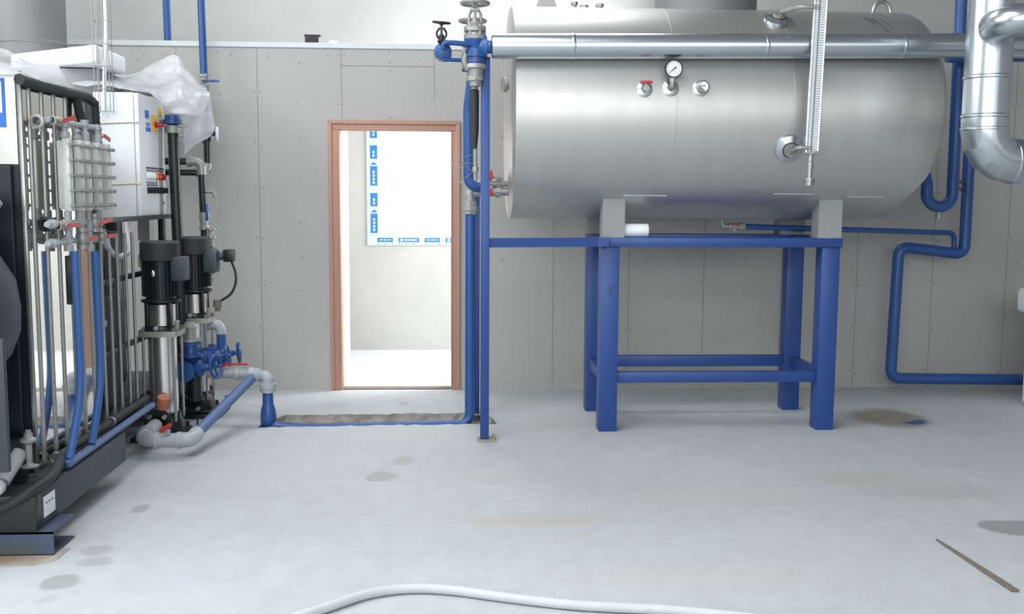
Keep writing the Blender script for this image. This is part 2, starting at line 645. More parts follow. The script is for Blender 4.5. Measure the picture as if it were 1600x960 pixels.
win = thing('window_1', (-.1, BY, WZ0), '', '')
for k in ('label', 'category'):
    del win[k]
struct(win)
fr = MB()
fwid = .105
fr.box((WX0, BY-.012, WZ0), (WX0+fwid, BY+.06, WZ1))
fr.box((WX1-fwid, BY-.012, WZ0), (WX1, BY+.06, WZ1))
fr.box((WX0+fwid, BY-.012, WZ0), (WX1-fwid, BY+.06, WZ0+.085))
fr.box((WX0+fwid, BY-.012, WZ1-fwid), (WX1-fwid, BY+.06, WZ1))
fr.build('window_frame', 'tapewhite', win, smooth=False)
tp = MB()
yb = BY-.013


def patch(x0, x1, z0, z1, mi=0, dy=0.):
    tp.box((x0, yb-dy-.001, z0), (x1, yb-dy+.0005, z1), mi=mi)


xa = WX0+.034
z = WZ0+.12
k = 0
while z < WZ1-.1:          # upright run of printed tape
    L = (.19, .13)[k % 2]
    patch(xa, xa+.07, z, z+L)
    for q in range(4 if L > .15 else 2):
        patch(xa+.026, xa+.042, z+.02+q*.034, z+.042+q*.034, 1, .001)
    if L > .15:
        tp.poly([(xa, yb-.001, z+L+.012), (xa+.07, yb-.001, z+L+.012), (xa+.035, yb-.001, z+L+.04)], (0, .0014, 0))
    patch(xa+.008, xa+.02, z-.028, z-.016, 2)
    patch(xa+.028, xa+.04, z-.028, z-.016, 2)
    patch(WX0+.006, WX0+.014, z, z+.05, 2)
    z += L+.07
    k += 1
x = WX0+.1
k = 0
while x < WX1-.12:         # run along the bottom rail
    L = (.15, .20)[k % 2]
    patch(x, x+L, WZ0+.032, WZ0+.074)
    if L > .17:
        tp.cyl((x+.03, yb-.002, WZ0+.053), (x+.03, yb, WZ0+.053), .014, n=14, mi=1)
        patch(x+.055, x+L-.02, WZ0+.047, WZ0+.06, 1, .001)
    else:
        for q in range(3):
            patch(x+.02+q*.04, x+.05+q*.04, WZ0+.05, WZ0+.057, 1, .001)
    patch(x+L+.018, x+L+.03, WZ0+.04, WZ0+.052, 2)
    patch(x+L+.018, x+L+.03, WZ0+.058, WZ0+.07, 2)
    for q in range(3):
        patch(x+q*.07, x+.012+q*.07, WZ0+.01, WZ0+.02, 0)
        patch(x+.018+q*.07, x+.05+q*.07, WZ0+.012, WZ0+.018, 2)
    x += L+.055
    k += 1
tape = tp.build('protective_tape', ['tapeblue', 'whitepl', 'track'], win, smooth=False)
tape['label'] = 'blue printed protective tape'
gl = MB()
gl.box((WX0+fwid, BY+.03, WZ0+.085), (WX1-fwid, BY+.036, WZ1-fwid))
gl.build('pane', 'pane', win, smooth=False)

# rest of the hall (out of the picture, seen in the metal)
for nm, a, b in (('wall_left', (X0-.2, YF, 0), (X0, BY+.3, 6.4)), ('wall_right', (X1, YF, 0), (X1+.2, BY+.3, 6.4))):
    h = MB()
    h.box(a, b)
    struct(h.build(nm, 'hall', smooth=False))
h = MB()
h.box((X0, YF-.2, 0), (X1, YF, 1.5))
h.box((X0, YF-.2, 5.3), (X1, YF, 6.4))
struct(h.build('wall_front', 'hall', smooth=False))
h = MB()
h.box((X0, YF-.2, 6.4), (X1, BY+.3, 6.6))
struct(h.build('ceiling', 'roof', smooth=False))

# ------------------------------------------------------------------ insulated tank on its stand
TY, TZ, TR, TX0, TX1 = 6.80, 2.065, .690, .358, 3.0
tank = thing('insulated_tank', (1.69, TY, 1.27), 'large horizontal cylindrical steel tank lying on the blue stand', 'tank')
b = MB()
L = TX1-TX0
prof = [(0, -.02), (.2, -.018), (.45, -.014), (TR-.02, -.006), (TR, .006)]+[(TR, L*k/40) for k in range(2, 39)]+[(TR, L-.02), (TR-.01, L+.002), (TR-.05, L+.03), (.45, L+.06), (.2, L+.07), (0, L+.072)]
b.lathe(prof, (TX0, TY, TZ), (1, 0, 0), n=96)
for v in b.bm.verts:      # right-hand end is battered and pulled in at foot and crown
    k = max(0, min(1, (v.co.x-(TX1-.7))/.7))**2
    s_ = (v.co.z-TZ)/TR
    v.co.x -= k*((.175*abs(s_)**3) if s_ < 0 else .045*s_**3)
    if s_ < -.05:
        v.co.x -= k*.018*max(0, noise.noise(V((3.1, v.co.y*6, v.co.z*6))))
shell = b.build('shell', 'tank', tank, ang=40)


def onTank(x, z, out=0.):
    dz = z-TZ
    return V((x, TY-math.sqrt(max((TR+out)**2-dz*dz, 0)), z))


sm = MB()
for xs_, wd_ in ((1.335, .005), (2.06, .0045)):
    sm.lathe([(TR-.004, -wd_), (TR+.0025, -wd_*.4), (TR+.0025, wd_*.4), (TR-.004, wd_)], (xs_, TY, TZ), (1, 0, 0), n=96)
for x0, x1, zz in ((1.06, 1.34, 1.53), (2.02, 2.28, 1.545), (2.5, 2.75, 1.53)):
    a, c = onTank(x0, zz, .001), onTank(x1, zz, .001)
    sm.tube([a, c], .0045, n=6)
sm.build('sheet_lap', 'tank', tank)
for i, (x0, x1, y0, y1) in enumerate(((.935, 1.078, 6.39, 6.52), (2.335, 2.488, 6.39, 6.52), (.925, 1.06, 7.03, 7.16), (2.29, 2.47, 7.03, 7.16))):
    s_ = MB()
    zt_ = TZ-math.sqrt(TR**2-(6.52-TY)**2)+.02
    if y0 < TY:
        s_.poly([(x0, y0, 1.265), (x0, y1, 1.265), (x0, y1, zt_), (x0, y0, zt_+.09 if False else 1.53)], (x1-x0, 0, 0))
    else:
        s_.poly([(x0, y0, 1.265), (x0, y1, 1.265), (x0, y1, 1.53), (x0, y0, zt_)], (x1-x0, 0, 0))
    s_.build('saddle_foot', 'greypaint', tank, smooth=False)
# lifting lugs
lg = MB()
zt_ = TZ+TR
out = [(-.075, 0), (-.045, .09), (-.015, .105), (.015, .105), (.045, .09), (.075, 0)]
lg.poly([(.60+x, 6.79, zt_-.01+z) for x, z in out], (0, .018, 0))
lg.build('lifting_lug', 'cast', tank, smooth=False)
lg = MB()
lg.tube([(2.80+.06*math.cos(a), 6.66, zt_-.03+.085*math.sin(a)) for a in [PI*i/12 for i in range(13)]], .014, n=8)
lg.build('lifting_lug', 'steel', tank)
for x, r, hh in ((.795, .016, .06), (.86, .02, .04), (.965, .018, .05)):
    nz = MB()
    nz.cyl((x, 6.88, zt_-.02), (x, 6.88, zt_+hh), r, n=14)
    nz.cyl((x, 6.88, zt_+hh-.02), (x, 6.88, zt_+hh), r*1.5, n=6)
    nz.build('top_nozzle', 'cast', tank)
# side nozzle on the left end
nz = MB()
nz.cyl((.40, 6.62, 2.235), (.315, 6.60, 2.235), .03, n=18)
nz.cyl((.325, 6.60, 2.235), (.305, 6.595, 2.235), .048, n=18)
nz.build('end_nozzle', 'cast', tank)
# marker scrawl
sc_ = MB()
for pts in ([(2.60, 2.665), (2.625, 2.64), (2.64, 2.615)], [(2.625, 2.668), (2.65, 2.645), (2.66, 2.625)], [(2.655, 2.66), (2.68, 2.62), (2.70, 2.59), (2.69, 2.57), (2.72, 2.555), (2.71, 2.54)], [(2.70, 2.665), (2.73, 2.62), (2.755, 2.58)]):
    sc_.tube([onTank(x, z, .001) for x, z in pts], .0025, n=5)
s_ = sc_.build('marker_scrawl', 'teal', tank)
# sockets with rosettes


def rosette(x, z, R):
    c = onTank(x, z)
    nrm = V((0, c.y-TY, c.z-TZ)).normalized()
    r_ = MB()
    r_.lathe([(R*.45, .012), (R*.8, .008), (R, .004), (R*1.02, -.004)], c, nrm, n=30)
    return c, nrm, r_


c, nrm, r_ = rosette(1.137, 2.165, .048)
tv = thing('tank_drain_valve', c, 'red-lever ball valve on the tank, left of the pressure gauge', 'valve')
r_.build('rosette', 'clad', tv)
v_ = MB()
v_.cyl(c-nrm*.02, c+V((0, -.07, 0)), .014, n=12)
v_.cyl(c+V((0, -.035, 0)), c+V((0, -.065, 0)), .022, n=6)
v_.cyl(c+V((0, -.05, 0)), c+V((0, -.05, .035)), .008, n=8)
v_.build('valve_body', 'cast', tv)
v_ = MB()
v_.box(c+V((-.038, -.062, .03)), c+V((.038, -.04, .046)), bev=.006)
v_.build('lever', 'red', tv)
c, nrm, r_ = rosette(1.296, 2.174, .05)
pg = thing('pressure_gauge', c, 'round white-faced dial pressure gauge standing above its socket on the tank', 'gauge')
r_.build('rosette', 'clad', pg)
v_ = MB()
v_.tube([c-nrm*.02, c+V((0, -.05, .0)), c+V((0, -.05, .05))], .013, n=12, fil=.02)
v_.cyl(c+V((0, -.05, .03)), c+V((0, -.05, .06)), .018, n=6)
v_.build('stem', 'cast', pg)
gc = c+V((.004, -.055, .108))
v_ = MB()
v_.lathe([(0, .022), (.046, .022), (.054, .012), (.054, -.012), (.048, -.012), (.046, -.006), (0, -.006)], gc, (0, 1, 0), n=40)
v_.build('case', 'navy', pg)
f_ = MB()
f_.cyl(gc+V((0, -.006, 0)), gc+V((0, -.0085, 0)), .046, n=36)
for i in range(11):
    a = math.radians(225-27*i)
    f_.tube([gc+V((math.cos(a)*q, -.0092, math.sin(a)*q)) for q in (.034, .041)], .0012, n=4, mi=1)
dl = f_.build('dial', ['dial', 'ink'], pg)
n_ = MB()
u = V((math.cos(math.radians(220)), 0, math.sin(math.radians(220))))
n_.tube([gc+V((0, -.0115, 0))-u*.016, gc+V((0, -.0115, 0)), gc+V((0, -.0115, 0))+u*.036], [.0042, .0028, .0008], n=6)
n_.build('needle', 'ink', dl)
c, nrm, r_ = rosette(1.48, 2.177, .05)
tg = thing('thermometer', c, 'small silver dial thermometer screwed into the tank right of the pressure gauge', 'thermometer')
r_.build('rosette', 'clad', tg)
v_ = MB()
v_.lathe([(.02, -.02), (.02, .02), (.036, .025), (.038, .05), (.033, .053), (.032, .047), (0, .047)], c, V((.1, -1, .1)), n=32)
v_.build('case', 'steel', tg)
q = c+V((.1, -1, .1)).normalized()*.0475
v_ = MB()
v_.cyl(q, q+V((0, -.001, 0)), .03, n=28)
v_.box(q+V((-.012, -.0025, .002)), q+V((.010, -.0012, .006)), mi=1)
v_.build('dial', ['dial', 'ink'], tg)

# level gauge
lgx = thing('level_gauge', (2.12, 5.99, 1.60), 'tall graduated sight-glass level gauge in front of the tank', 'gauge')
top, bot_ = V((2.150, 5.985, 2.70)), V((2.128, 5.985, 1.79))
ax = (top-bot_).normalized()
ch = MB()
side = V((1, 0, 0))
for dx in (-.036, .036):
    ch.tube([bot_+side*dx, top+side*dx], .006, n=6)
ch.poly([bot_+V((-.038, .014, 0)), bot_+V((.038, .014, 0)), bot_+V((.038, .02, 0)), bot_+V((-.038, .02, 0))], top-bot_)
ch.build('channel', 'clad', lgx, smooth=False)
sc_ = MB()
sc_.poly([bot_+V((.0, -.004, 0)), bot_+V((.032, -.004, 0)), bot_+V((.032, .0, 0)), bot_+V((.0, .0, 0))], top-bot_)
for i in range(60):
    q = bot_+ax*(.02+i*.0148)
    sc_.box(q+V((.002, -.0052, 0)), q+V((.030, -.0038, .0045)), mi=1)
sc_.build('scale', ['dial', 'cast'], lgx, smooth=False)
gt = MB()
gt.cyl(bot_+V((-.016, 0, 0)), top+V((-.016, 0, 0)), .012, n=14)
gt.build('glass_tube', 'clear', lgx)
for q, s_ in ((bot_, -1), (top, 1)):
    b = MB()
    b.box(q+V((-.034, -.02, -.012)), q+V((.034, .024, .012)), bev=.004)
    for dx in (-.03, .03):
        b.cyl(q+V((dx, -.024, 0)), q+V((dx, -.01, 0)), .007, n=6)
    b.build('end_fitting', 'cast', lgx)
b = MB()
b.lathe([(.016, 0), (.016, -.04), (.02, -.045), (.018, -.13), (.018, -.14), (.034, -.142), (.034, -.158), (.028, -.16), (.028, -.185), (0, -.185)], bot_+V((-.006, 0, -.01)), ax, n=20)
b.build('drain_foot', 'steel', lgx)
for zc, q in ((1.822, bot_+V((-.01, 0, .03))), (2.63, top+V((-.01, 0, -.06)))):
    c = onTank(2.045 if zc < 2 else 2.03, zc)
    nrm = V((0, c.y-TY, c.z-TZ)).normalized()
    b = MB()
    b.lathe([(.05, .03), (.085, .016), (.088, .006), (.09, -.004)], c, nrm, n=36)
    b.build('collar', 'clad', lgx)
    b = MB()
    e = c+nrm*.06
    b.lathe([(0, .0), (.042, .0), (.042, .02), (0, .02)], c+nrm*.03, nrm, n=28)
    for i in range(4):
        a = PI/4+i*PI/2
        u = nrm.orthogonal().normalized()
        o_ = (u*math.cos(a)+nrm.cross(u)*math.sin(a))*.03
        b.cyl(c+nrm*.045+o_, c+nrm*.062+o_, .007, n=6)
    b.tube([c-nrm*.01, e, V((e.x, q.y, q.z)), q], .013, n=12, fil=.04)
    b.build('flange_arm', 'cast', lgx)

# stand
st = thing('tank_stand', (1.7, 6.8, 0), 'heavy blue painted four-legged steel stand carrying the tank', 'stand')
for x0, x1, y0, y1 in ((.93, 1.05, 6.40, 6.52), (2.37, 2.49, 6.40, 6.52), (.925, 1.04, 7.03, 7.15), (2.355, 2.475, 7.03, 7.15)):
    b = MB()
    b.box((x0, y0, 0), (x1, y1, 1.205), bev=.006)
    b.build('leg', 'blue', st)
for y0, y1 in ((6.385, 6.53), (7.02, 7.165)):
    b = MB()
    b.box((.925, y0, 1.205), (2.50, y1, 1.265), bev=.004)
    b.build('top_beam', 'blue', st)
for x0, x1 in ((.935, 1.04), (2.375, 2.48)):
    b = MB()
    b.box((x0, 6.531, 1.206), (x1, 7.019, 1.263), bev=.004)
    b.build('top_beam', 'blue', st)
for a, c in (((1.051, 6.425, .317), (2.369, 6.485, .387)), ((1.041, 7.06, .316), (2.354, 7.12, .394)), ((.945, 6.521, .317), (1.0, 7.029, .387)), ((2.40, 6.521, .317), (2.46, 7.029, .387))):
    b = MB()
    b.box(a, c, bev=.003)
    b.build('stretcher', 'blue', st)
b = MB()
text_faces(b, 'H', (.985, 6.398, .90), (.55, 0, 0), (0, 0, 1.6), .05, .0005)
b.build('leg_mark', 'ink', st, smooth=False)['label'] = 'dark pen mark'

# pipe post with arm
ps = thing('pipe_post', (.182, 6.19, 0), 'slim blue square post in front of the tank with an arm to the stand', 'post')
b = MB()
b.box((.155, 6.165, .012), (.209, 6.219, 2.352), bev=.004)
b.build('post', 'blue', ps)
b = MB()
b.box((.135, 6.14, 0), (.255, 6.245, .012), bev=.002)
for x, y in ((.145, 6.15), (.24, 6.15), (.24, 6.235)):
    b.cyl((x, y, .012), (x, y, .03), .008, n=6)
b.build('foot_plate', 'dust', ps)
b = MB()
b.poly([(.209, 6.19, 1.208), (.209, 6.23, 1.208), (.935, 6.375, 1.208), (.97, 6.375, 1.208), (.97, 6.335, 1.208), (.9, 6.335, 1.208)], (0, 0, .057))
b.build('arm', 'blue', ps, smooth=False)
ps2 = thing('pipe_post', (.15, 6.95, 0), 'slim blue square post standing behind the front post, beside the pipe out of the trench', 'post')
b = MB()
b.box((.118, 6.93, .01), (.168, 6.98, 1.52), bev=.004)
b.build('post', 'blue', ps2)
b = MB()
b.box((.10, 6.91, 0), (.19, 7.0, .01), bev=.002)
b.build('foot_plate', 'dust', ps2)

# white insulation roll and drain line under the tank
b = MB()
b.lathe([(.018, 0), (.041, 0), (.043, .004), (.043, .154), (.041, .158), (.018, .158), (.018, 0)], (1.081, 6.46, 1.308), (1, 0, 0), n=32)
tag(b.build('insulation_roll', 'foam'), 'short white roll lying on the stand against the left front tank foot', 'roll')
dr = thing('drain_pipe', (1.86, 6.9, 1.28), 'thin blue pipe running from under the tank to the wall pipe on the right', 'pipe')
b = MB()
b.tube([(1.84, 6.9, 1.40), (1.84, 6.9, 1.325), (1.90, 6.9, 1.325)], .016, n=14, fil=.03)
b.cyl((1.84, 6.9, 1.37), (1.84, 6.9, 1.395), .023, n=16)
b.cyl((1.885, 6.9, 1.325), (1.905, 6.9, 1.325), .023, n=16)
b.build('elbow', 'cast', dr)
b = MB()
b.cyl((1.905, 6.9, 1.325), (1.96, 6.9, 1.325), .017, n=8)
b.cyl((1.96, 6.9, 1.325), (2.0, 6.9, 1.325), .026, n=8)
b.cyl((1.93, 6.9, 1.32), (1.93, 6.9, 1.29), .008, n=8)
b.box((1.91, 6.885, 1.318), (1.955, 6.915, 1.345), bev=.004, mi=1)
b.build('valve', ['cast', 'redpaint'], dr)
b = MB()
b.tube([(2.0, 6.9, 1.322), (2.62, 6.98, 1.306), (3.85, 7.6, 1.262), (3.85, 7.6, 1.11)], .020, n=14, fil=.07)
b.build('pipe', 'blue2', dr)

# horizontal insulated steam line
hp = thing('insulated_pipe', (1.7, 6.1, 2.33), 'long silver insulated pipe running level across the front of the tank', 'pipe')
A, B = V((.215, 6.10, 2.405)), V((4.2, 6.10, 2.463))
b = MB()
L = (B-A).length
b.lathe([(0, 0), (.06, 0), (.072, .004), (.074, .012), (.074, L)], A, B-A, n=48)
b.build('cladding', 'clad', hp)
for xq in (.70, 1.86, 2.70, 3.45):
    b = MB()
    q = A+(B-A)*((xq-A.x)/(B.x-A.x))
    b.lathe([(.0735, -.012), (.0765, -.006), (.0765, .006), (.0735, .012)], q, B-A, n=48)
    b.build('lap_band', 'clad', hp)
b = MB()
b.cyl((3.40, 6.95, 2.505), (4.5, 6.95, 2.53), .045, n=16)
b.cyl((3.75, 6.08, 2.445), (3.75, 6.95, 2.48), .03, n=12)
b.build('branch', 'blue2', hp)['label'] = 'blue branch pipe'

# ------------------------------------------------------------------ valve group at the head of the post
def handwheel(mb, c, axis, R, r, spokes=4, hub=None, mi=0, ph=0.):
    ax = V(axis).normalized()
    u = ax.orthogonal().normalized()
    w = ax.cross(u)
    c = V(c)
    mb.torus(c, ax, R, r, n=32, k=8, mi=mi)
    for i in range(spokes):
        a = ph+2*PI*i/spokes
        mb.tube([c-ax*R*.12, c+(u*math.cos(a)+w*math.sin(a))*R], r*.75, n=6, mi=mi)
    mb.cyl(c-ax*R*.28, c+ax*R*.1, hub or R*.2, n=12, mi=mi)


def gate_valve(x, y, zb, sc, label, lower=True):
    g = thing('gate_valve', (x, y, zb), label, 'valve', None)
    b = MB()
    b.lathe([(.07, 0), (.07, .016), (.035, .02), (.05, .05), (.06, .085), (.066, .10), (.066, .105)], (x, y, zb), n=28)
    b.build('body', 'blue2', g)
    b = MB()
    b.lathe([(.066, .105), (.068, .125), (.058, .13), (.052, .148), (.066, .15), (.066, .17), (.05, .19), (.034, .20), (.034, .205), (0, .205)], (x, y, zb), n=28)
    for i in range(6):
        a = i*PI/3
        b.cyl((x+.057*math.cos(a), y+.057*math.sin(a), zb+.12), (x+.057*math.cos(a), y+.057*math.sin(a), zb+.185), .008, n=6)
    for dx in (-.036, .036):
        b.tube([(x+dx, y, zb+.19), (x+dx*.95, y, zb+.25), (x+dx*.55, y, zb+.275)], .009, n=8)
    b.box((x-.03, y-.014, zb+.268), (x+.03, y+.014, zb+.285), bev=.003)
    b.cyl((x, y, zb+.2), (x, y, zb+.30), .009, n=10)
    b.cyl((x, y, zb+.205), (x, y, zb+.225), .02, n=8)
    b.build('bonnet', 'cast', g)
    b = MB()
    handwheel(b, (x, y, zb+.315), (0, 0, 1), sc, .011, 5, .022)
    b.build('handwheel', 'cast', g)
    return g


gate_valve(.118, 6.15, 2.345, .080, 'grey gate valve with the upper handwheel above the blue post', True)
gate_valve(.112, 6.62, 2.322, .082, 'grey gate valve with the lower handwheel, behind the front one')
# blue junction between valve and line
jb = thing('valve_manifold', (.12, 6.15, 2.15), 'blue pipe manifold with round end cap beside the valves at the post top', 'pipe fitting')
b = MB()
b.lathe([(0, 0), (.05, 0), (.058, .01), (.058, .09), (.05, .1), (0, .1)], (.118, 6.15, 2.30), n=24)
b.lathe([(.03, 0), (.05, .01), (.066, .03), (.068, .06)], (.13, 6.15, 2.405), (1, 0, .0), n=24)
b.cyl((.118, 6.15, 2.405), (.22, 6.12, 2.405), .04, n=20)
b.build('tee_body', 'blue2', jb)
b = MB()
b.tube([(-.07, 6.08, 2.420), (.0, 6.08, 2.418), (.11, 6.12, 2.415)], .016, n=12)
b.build('upper_link', 'blue2', jb)
b = MB()
b.tube([(-.07, 6.1, 2.325), (.09, 6.14, 2.325)], .013, n=12)
b.build('lower_link', 'blue2', jb)
b = MB()
b.lathe([(0, -.012), (.03, -.01), (.048, 0), (.052, .012), (.052, .10), (.04, .11), (0, .112)], (-.072, 6.10, 2.372), (0, 1, 0), n=30)
b.cyl((-.072, 6.05, 2.39), (-.072, 6.1, 2.39), .012, n=12)
b.tube([(-.072, 6.06, 2.375), (-.072, 6.055, 2.41), (-.03, 6.06, 2.418)], .013, n=10, fil=.02)
b.build('header_pipe', 'blue2', jb)
b = MB()
b.lathe([(.062, 0), (.066, .006), (.066, .026), (.05, .03), (.045, .07), (.05, .075), (.05, .085), (.036, .09), (.032, .13)], (.118, 6.15, 2.305), (0, 0, -1), n=26)
b.lathe([(.030, 0), (.052, .002), (.052, .018), (.036, .02), (.034, .03)], (.118, 6.15, 2.225), (0, 0, -1), n=8)
b.tube([(.06, 6.12, 2.36), (.052, 6.12, 2.31), (.075, 6.13, 2.27)], .02, n=12, fil=.03)
b.build('union', 'cast', jb)
gv = thing('globe_valve', (-.08, 6.09, 2.42), 'small black globe valve standing on the blue end-capped pipe', 'valve')
b = MB()
b.lathe([(.022, 0), (.026, .012), (.014, .02), (.014, .03)], (-.08, 6.09, 2.418), n=16)
for dx in (-1, 1):
    b.tube([(-.08+dx*.012, 6.09, 2.44), (-.08+dx*.028, 6.09, 2.458), (-.08+dx*.028, 6.09, 2.482), (-.08+dx*.01, 6.09, 2.505)], .0065, n=8, fil=.01)
b.cyl((-.08, 6.09, 2.44), (-.08, 6.09, 2.54), .007, n=10)
b.cyl((-.08, 6.09, 2.45), (-.08, 6.09, 2.466), .016, n=6)
b.build('body', 'black', gv)
b = MB()
handwheel(b, (-.08, 6.09, 2.535), (.08, -.1, 1), .05, .0065, 3, .013)
b.build('handwheel', 'black', gv)
# leg going down: black sleeve, thin pipe, wires
bp = thing('trap_line', (.118, 6.35, 1.58), 'black sleeved drop line hanging behind the post under the valves', 'pipe')
b = MB()
b.lathe([(.022, 0), (.022, .03), (.03, .03), (.03, .055), (.02, .056)], (.118, 6.25, 2.16), n=6)
b.build('union', 'cast', bp)
b = MB()
b.lathe([(.018, 0), (.028, -.01), (.028, -.1), (.026, -.26), (.018, -.34), (.016, -.36), (0, -.36)], (.118, 6.25, 2.17), n=20)
b.build('sleeve', 'rubber', bp)
b = MB()
b.tube([(.122, 6.25, 1.82), (.124, 6.26, 1.62)], .013, n=12)
b.cyl((.124, 6.255, 1.70), (.124, 6.255, 1.67), .02, n=6)
b.build('lower_pipe', 'cast', bp)
b = MB()
b.tube([(.112, 6.62, 2.33), (.10, 6.64, 2.2), (.085, 6.66, 2.1), (.085, 6.66, 1.62), (.12, 6.66, 1.585), (.2, 6.7, 1.575)], .034, n=18, fil=.08)
b.build('drop_pipe', 'blue2', bp)['label'] = 'blue drop pipe'
wr = MB()
random.seed(3)
for (x0, z0, x1, z1) in ((-.02, 1.71, .13, 1.78), (-.02, 1.70, .14, 1.72), (.0, 1.62, .11, 1.67), (.02, 1.73, .12, 1.66)):
    m_ = V(((x0+x1)/2+random.uniform(-.03, .0), 6.21, (z0+z1)/2+random.uniform(-.03, .04)))
    wr.tube([(x0, 6.2, z0), m_, (x1, 6.26, z1)], .0022, n=5, fil=.06)
wr.tube([(.0+.04*math.cos(a)+.03, 6.22, 1.65+.045*math.sin(a)) for a in [PI*.35+i*.3 for i in range(15)]], .0022, n=5)
wr.build('tie_wire', 'cast', bp)
# tank outlets with red valves
for nm, zz, lab in (('upper', 1.606, 'upper of two galvanised outlets with red handles on the tank left end'), ('lower', 1.552, 'lower of two galvanised outlets with red handles on the tank left end')):
    o_ = thing('outlet_valve', (.28, 6.72, zz-.03), lab, 'valve', 'tank outlet valves')
    rr = .022 if nm == 'upper' else .027
    b = MB()
    b.cyl((.39, 6.72, zz), (.30, 6.72, zz), rr, n=18)
    b.cyl((.30, 6.72, zz), (.27, 6.72, zz), rr*1.4, n=8)
    b.cyl((.27, 6.72, zz), (.215, 6.72, zz), rr*1.15, n=18)
    b.cyl((.225, 6.72, zz), (.12, 6.72, zz-.01), rr, n=18)
    b.build('valve_body', 'cast', o_)
    b = MB()
    b.box((.212, 6.66, zz-.03 if nm == 'lower' else zz+.02), (.245, 6.69, zz+.02 if nm == 'lower' else zz+.085), bev=.006)
    b.build('lever', 'red', o_)
    if nm == 'upper':
        b = MB()
        b.cyl((.245, 6.68, zz+.05), (.32, 6.68, zz+.03), .013, n=10)
        b.cyl((.27, 6.68, zz+.043), (.29, 6.68, zz+.038), .018, n=6)
        b.build('side_nipple', 'cast', o_)

# pipe out of the trench up to the tank
tpz = thing('trench_pipe', (-.58, 6.7, 0), 'blue pipe lying in the floor trench and rising beside the door', 'pipe')
b = MB()
pts = [(-1.245, 6.69, .30), (-1.245, 6.69, -.01), (-1.0, 6.665, -.030), (.06, 6.725, -.022), (.098, 6.74, .03), (.098, 6.75, 1.43)]
b.tube(pts, .034, n=18, fil=.07)
b.build('pipe', 'blue2', tpz)
b = MB()
b.lathe([(.034, .26), (.036, .14), (.048, .10), (.053, .05), (.05, .0), (.03, -.04)], (-1.245, 6.69, 0), n=22)
b.build('end_sleeve', 'blue2', tpz)
b = MB()
b.tube([(.098, 6.75, 1.44), (.098, 6.75, 1.545), (.14, 6.75, 1.575), (.25, 6.73, 1.575)], .034, n=18, fil=.06)
b.lathe([(.036, 0), (.048, .003), (.048, .025), (.056, .027), (.056, .055), (.044, .058), (.044, .085), (.036, .09)], (.098, 6.75, 1.40), n=8)
b.build('elbow', 'cast', tpz)

# ------------------------------------------------------------------ right-hand pipes
ub = thing('siphon_pipe', (3.45, 7.1, 1.4), 'blue vertical pipe with a U-bend at its foot right of the tank', 'pipe')
b = MB()
pts = [(3.545, 7.1, 4.6), (3.565, 7.1, 1.60)]
pts += [(3.47+.095*math.cos(a), 7.1, 1.56+.095*math.sin(a)) for a in [-PI*i/12 for i in range(13)]]
pts += [(3.375, 7.1, 1.62), (3.30, 7.05, 1.80), (2.95, 6.9, 1.9)]
b.tube(pts, .041, n=20)
b.build('pipe', 'blue2', ub)
b = MB()
b.cyl((3.47, 7.1, 1.43), (3.47, 7.1, 1.385), .016, n=12)
b.cyl((3.47, 7.1, 1.40), (3.47, 7.1, 1.38), .022, n=6)
b.build('drain_plug', 'cast', ub)
rp = thing('floor_run_pipe', (3.9, 7.6, 0), 'long bent blue pipe in front of the right wall, running to the floor', 'pipe')
b = MB()
b.tube([(3.92, 7.6, 4.6), (3.935, 7.6, 1.095), (3.415, 7.6, 1.155), (3.395, 7.6, .125), (5.2, 7.6, .098)], .043, n=20, fil=.085)
b.build('pipe', 'blue2', rp)
for zz in (1.60, 1.655):
    b = MB()
    b.tube([(3.56, 7.14, zz), (3.70, 7.3, zz), (3.90, 7.58, zz-.01)], .012, n=8)
    b.build('clip', 'black', rp)

dp = thing('insulated_duct', (2.93, 5.5, 1.6), 'thick silver insulated pipe dropping from above and elbowing right', 'pipe')
rD = .122
b = MB()
b.cyl((2.925, 5.5, 1.90), (2.925, 5.5, 4.3), rD, n=48)
b.build('riser', 'clad', dp)
b = MB()
segs = [V((2.925, 5.5, 1.96))]
cx, cz, RR = 2.925+.17, 1.90, .17
for i in range(5):
    a = PI+PI/2*i/4
    segs.append(V((cx+RR*math.cos(a), 5.5, cz+RR*math.sin(a))))
segs.append(V((cx+.06, 5.5, cz-RR)))
b.tube(segs, rD+.002, n=48)
b.build('elbow', 'clad', dp, ang=12)
b = MB()
b.cyl((cx-.0, 5.5, cz-RR), (4.3, 5.46, cz-RR+.03), rD, n=48)
b.build('run', 'clad', dp)
for q, axv in (((2.925, 5.5, 2.185), (0, 0, 1)), ((2.925, 5.5, 1.975), (0, 0, 1)), ((cx-.01, 5.5, cz-RR), (1, 0, 0)), ((2.925, 5.5, 1.905), (0, 0, 1))):
    b = MB()
    b.lathe([(rD-.001, -.012), (rD+.006, -.005), (rD+.006, .005), (rD-.001, .012)], q, axv, n=48)
    b.build('lap_band', 'clad', dp)
br = thing('branch_duct', (2.85, 5.2, 2.35), 'shorter silver insulated pipe crossing in front of the thick duct at top right', 'pipe')
b = MB()
b.tube([(2.92, 5.44, 2.432), (2.835, 5.28, 2.432), (2.86, 5.17, 2.434), (2.96, 5.14, 2.445), (4.2, 5.0, 2.60)], .083, n=36, fil=.1, k=5)
b.build('cladding', 'clad', br, ang=14)
b = MB()
b.lathe([(.082, -.01), (.088, -.004), (.088, .004), (.082, .01)], (2.93, 5.148, 2.442), (1, -.12, .12), n=36)
b.build('lap_band', 'clad', br)
b = MB()
b.torus((2.98, 5.04, 2.50), (-.1, 1, .25), .058, .008, n=28, k=8)
b.tube([(2.955, 5.035, 2.46), (3.0, 5.045, 2.545)], .007, n=6)
b.build('ring_handle', 'steel', br)

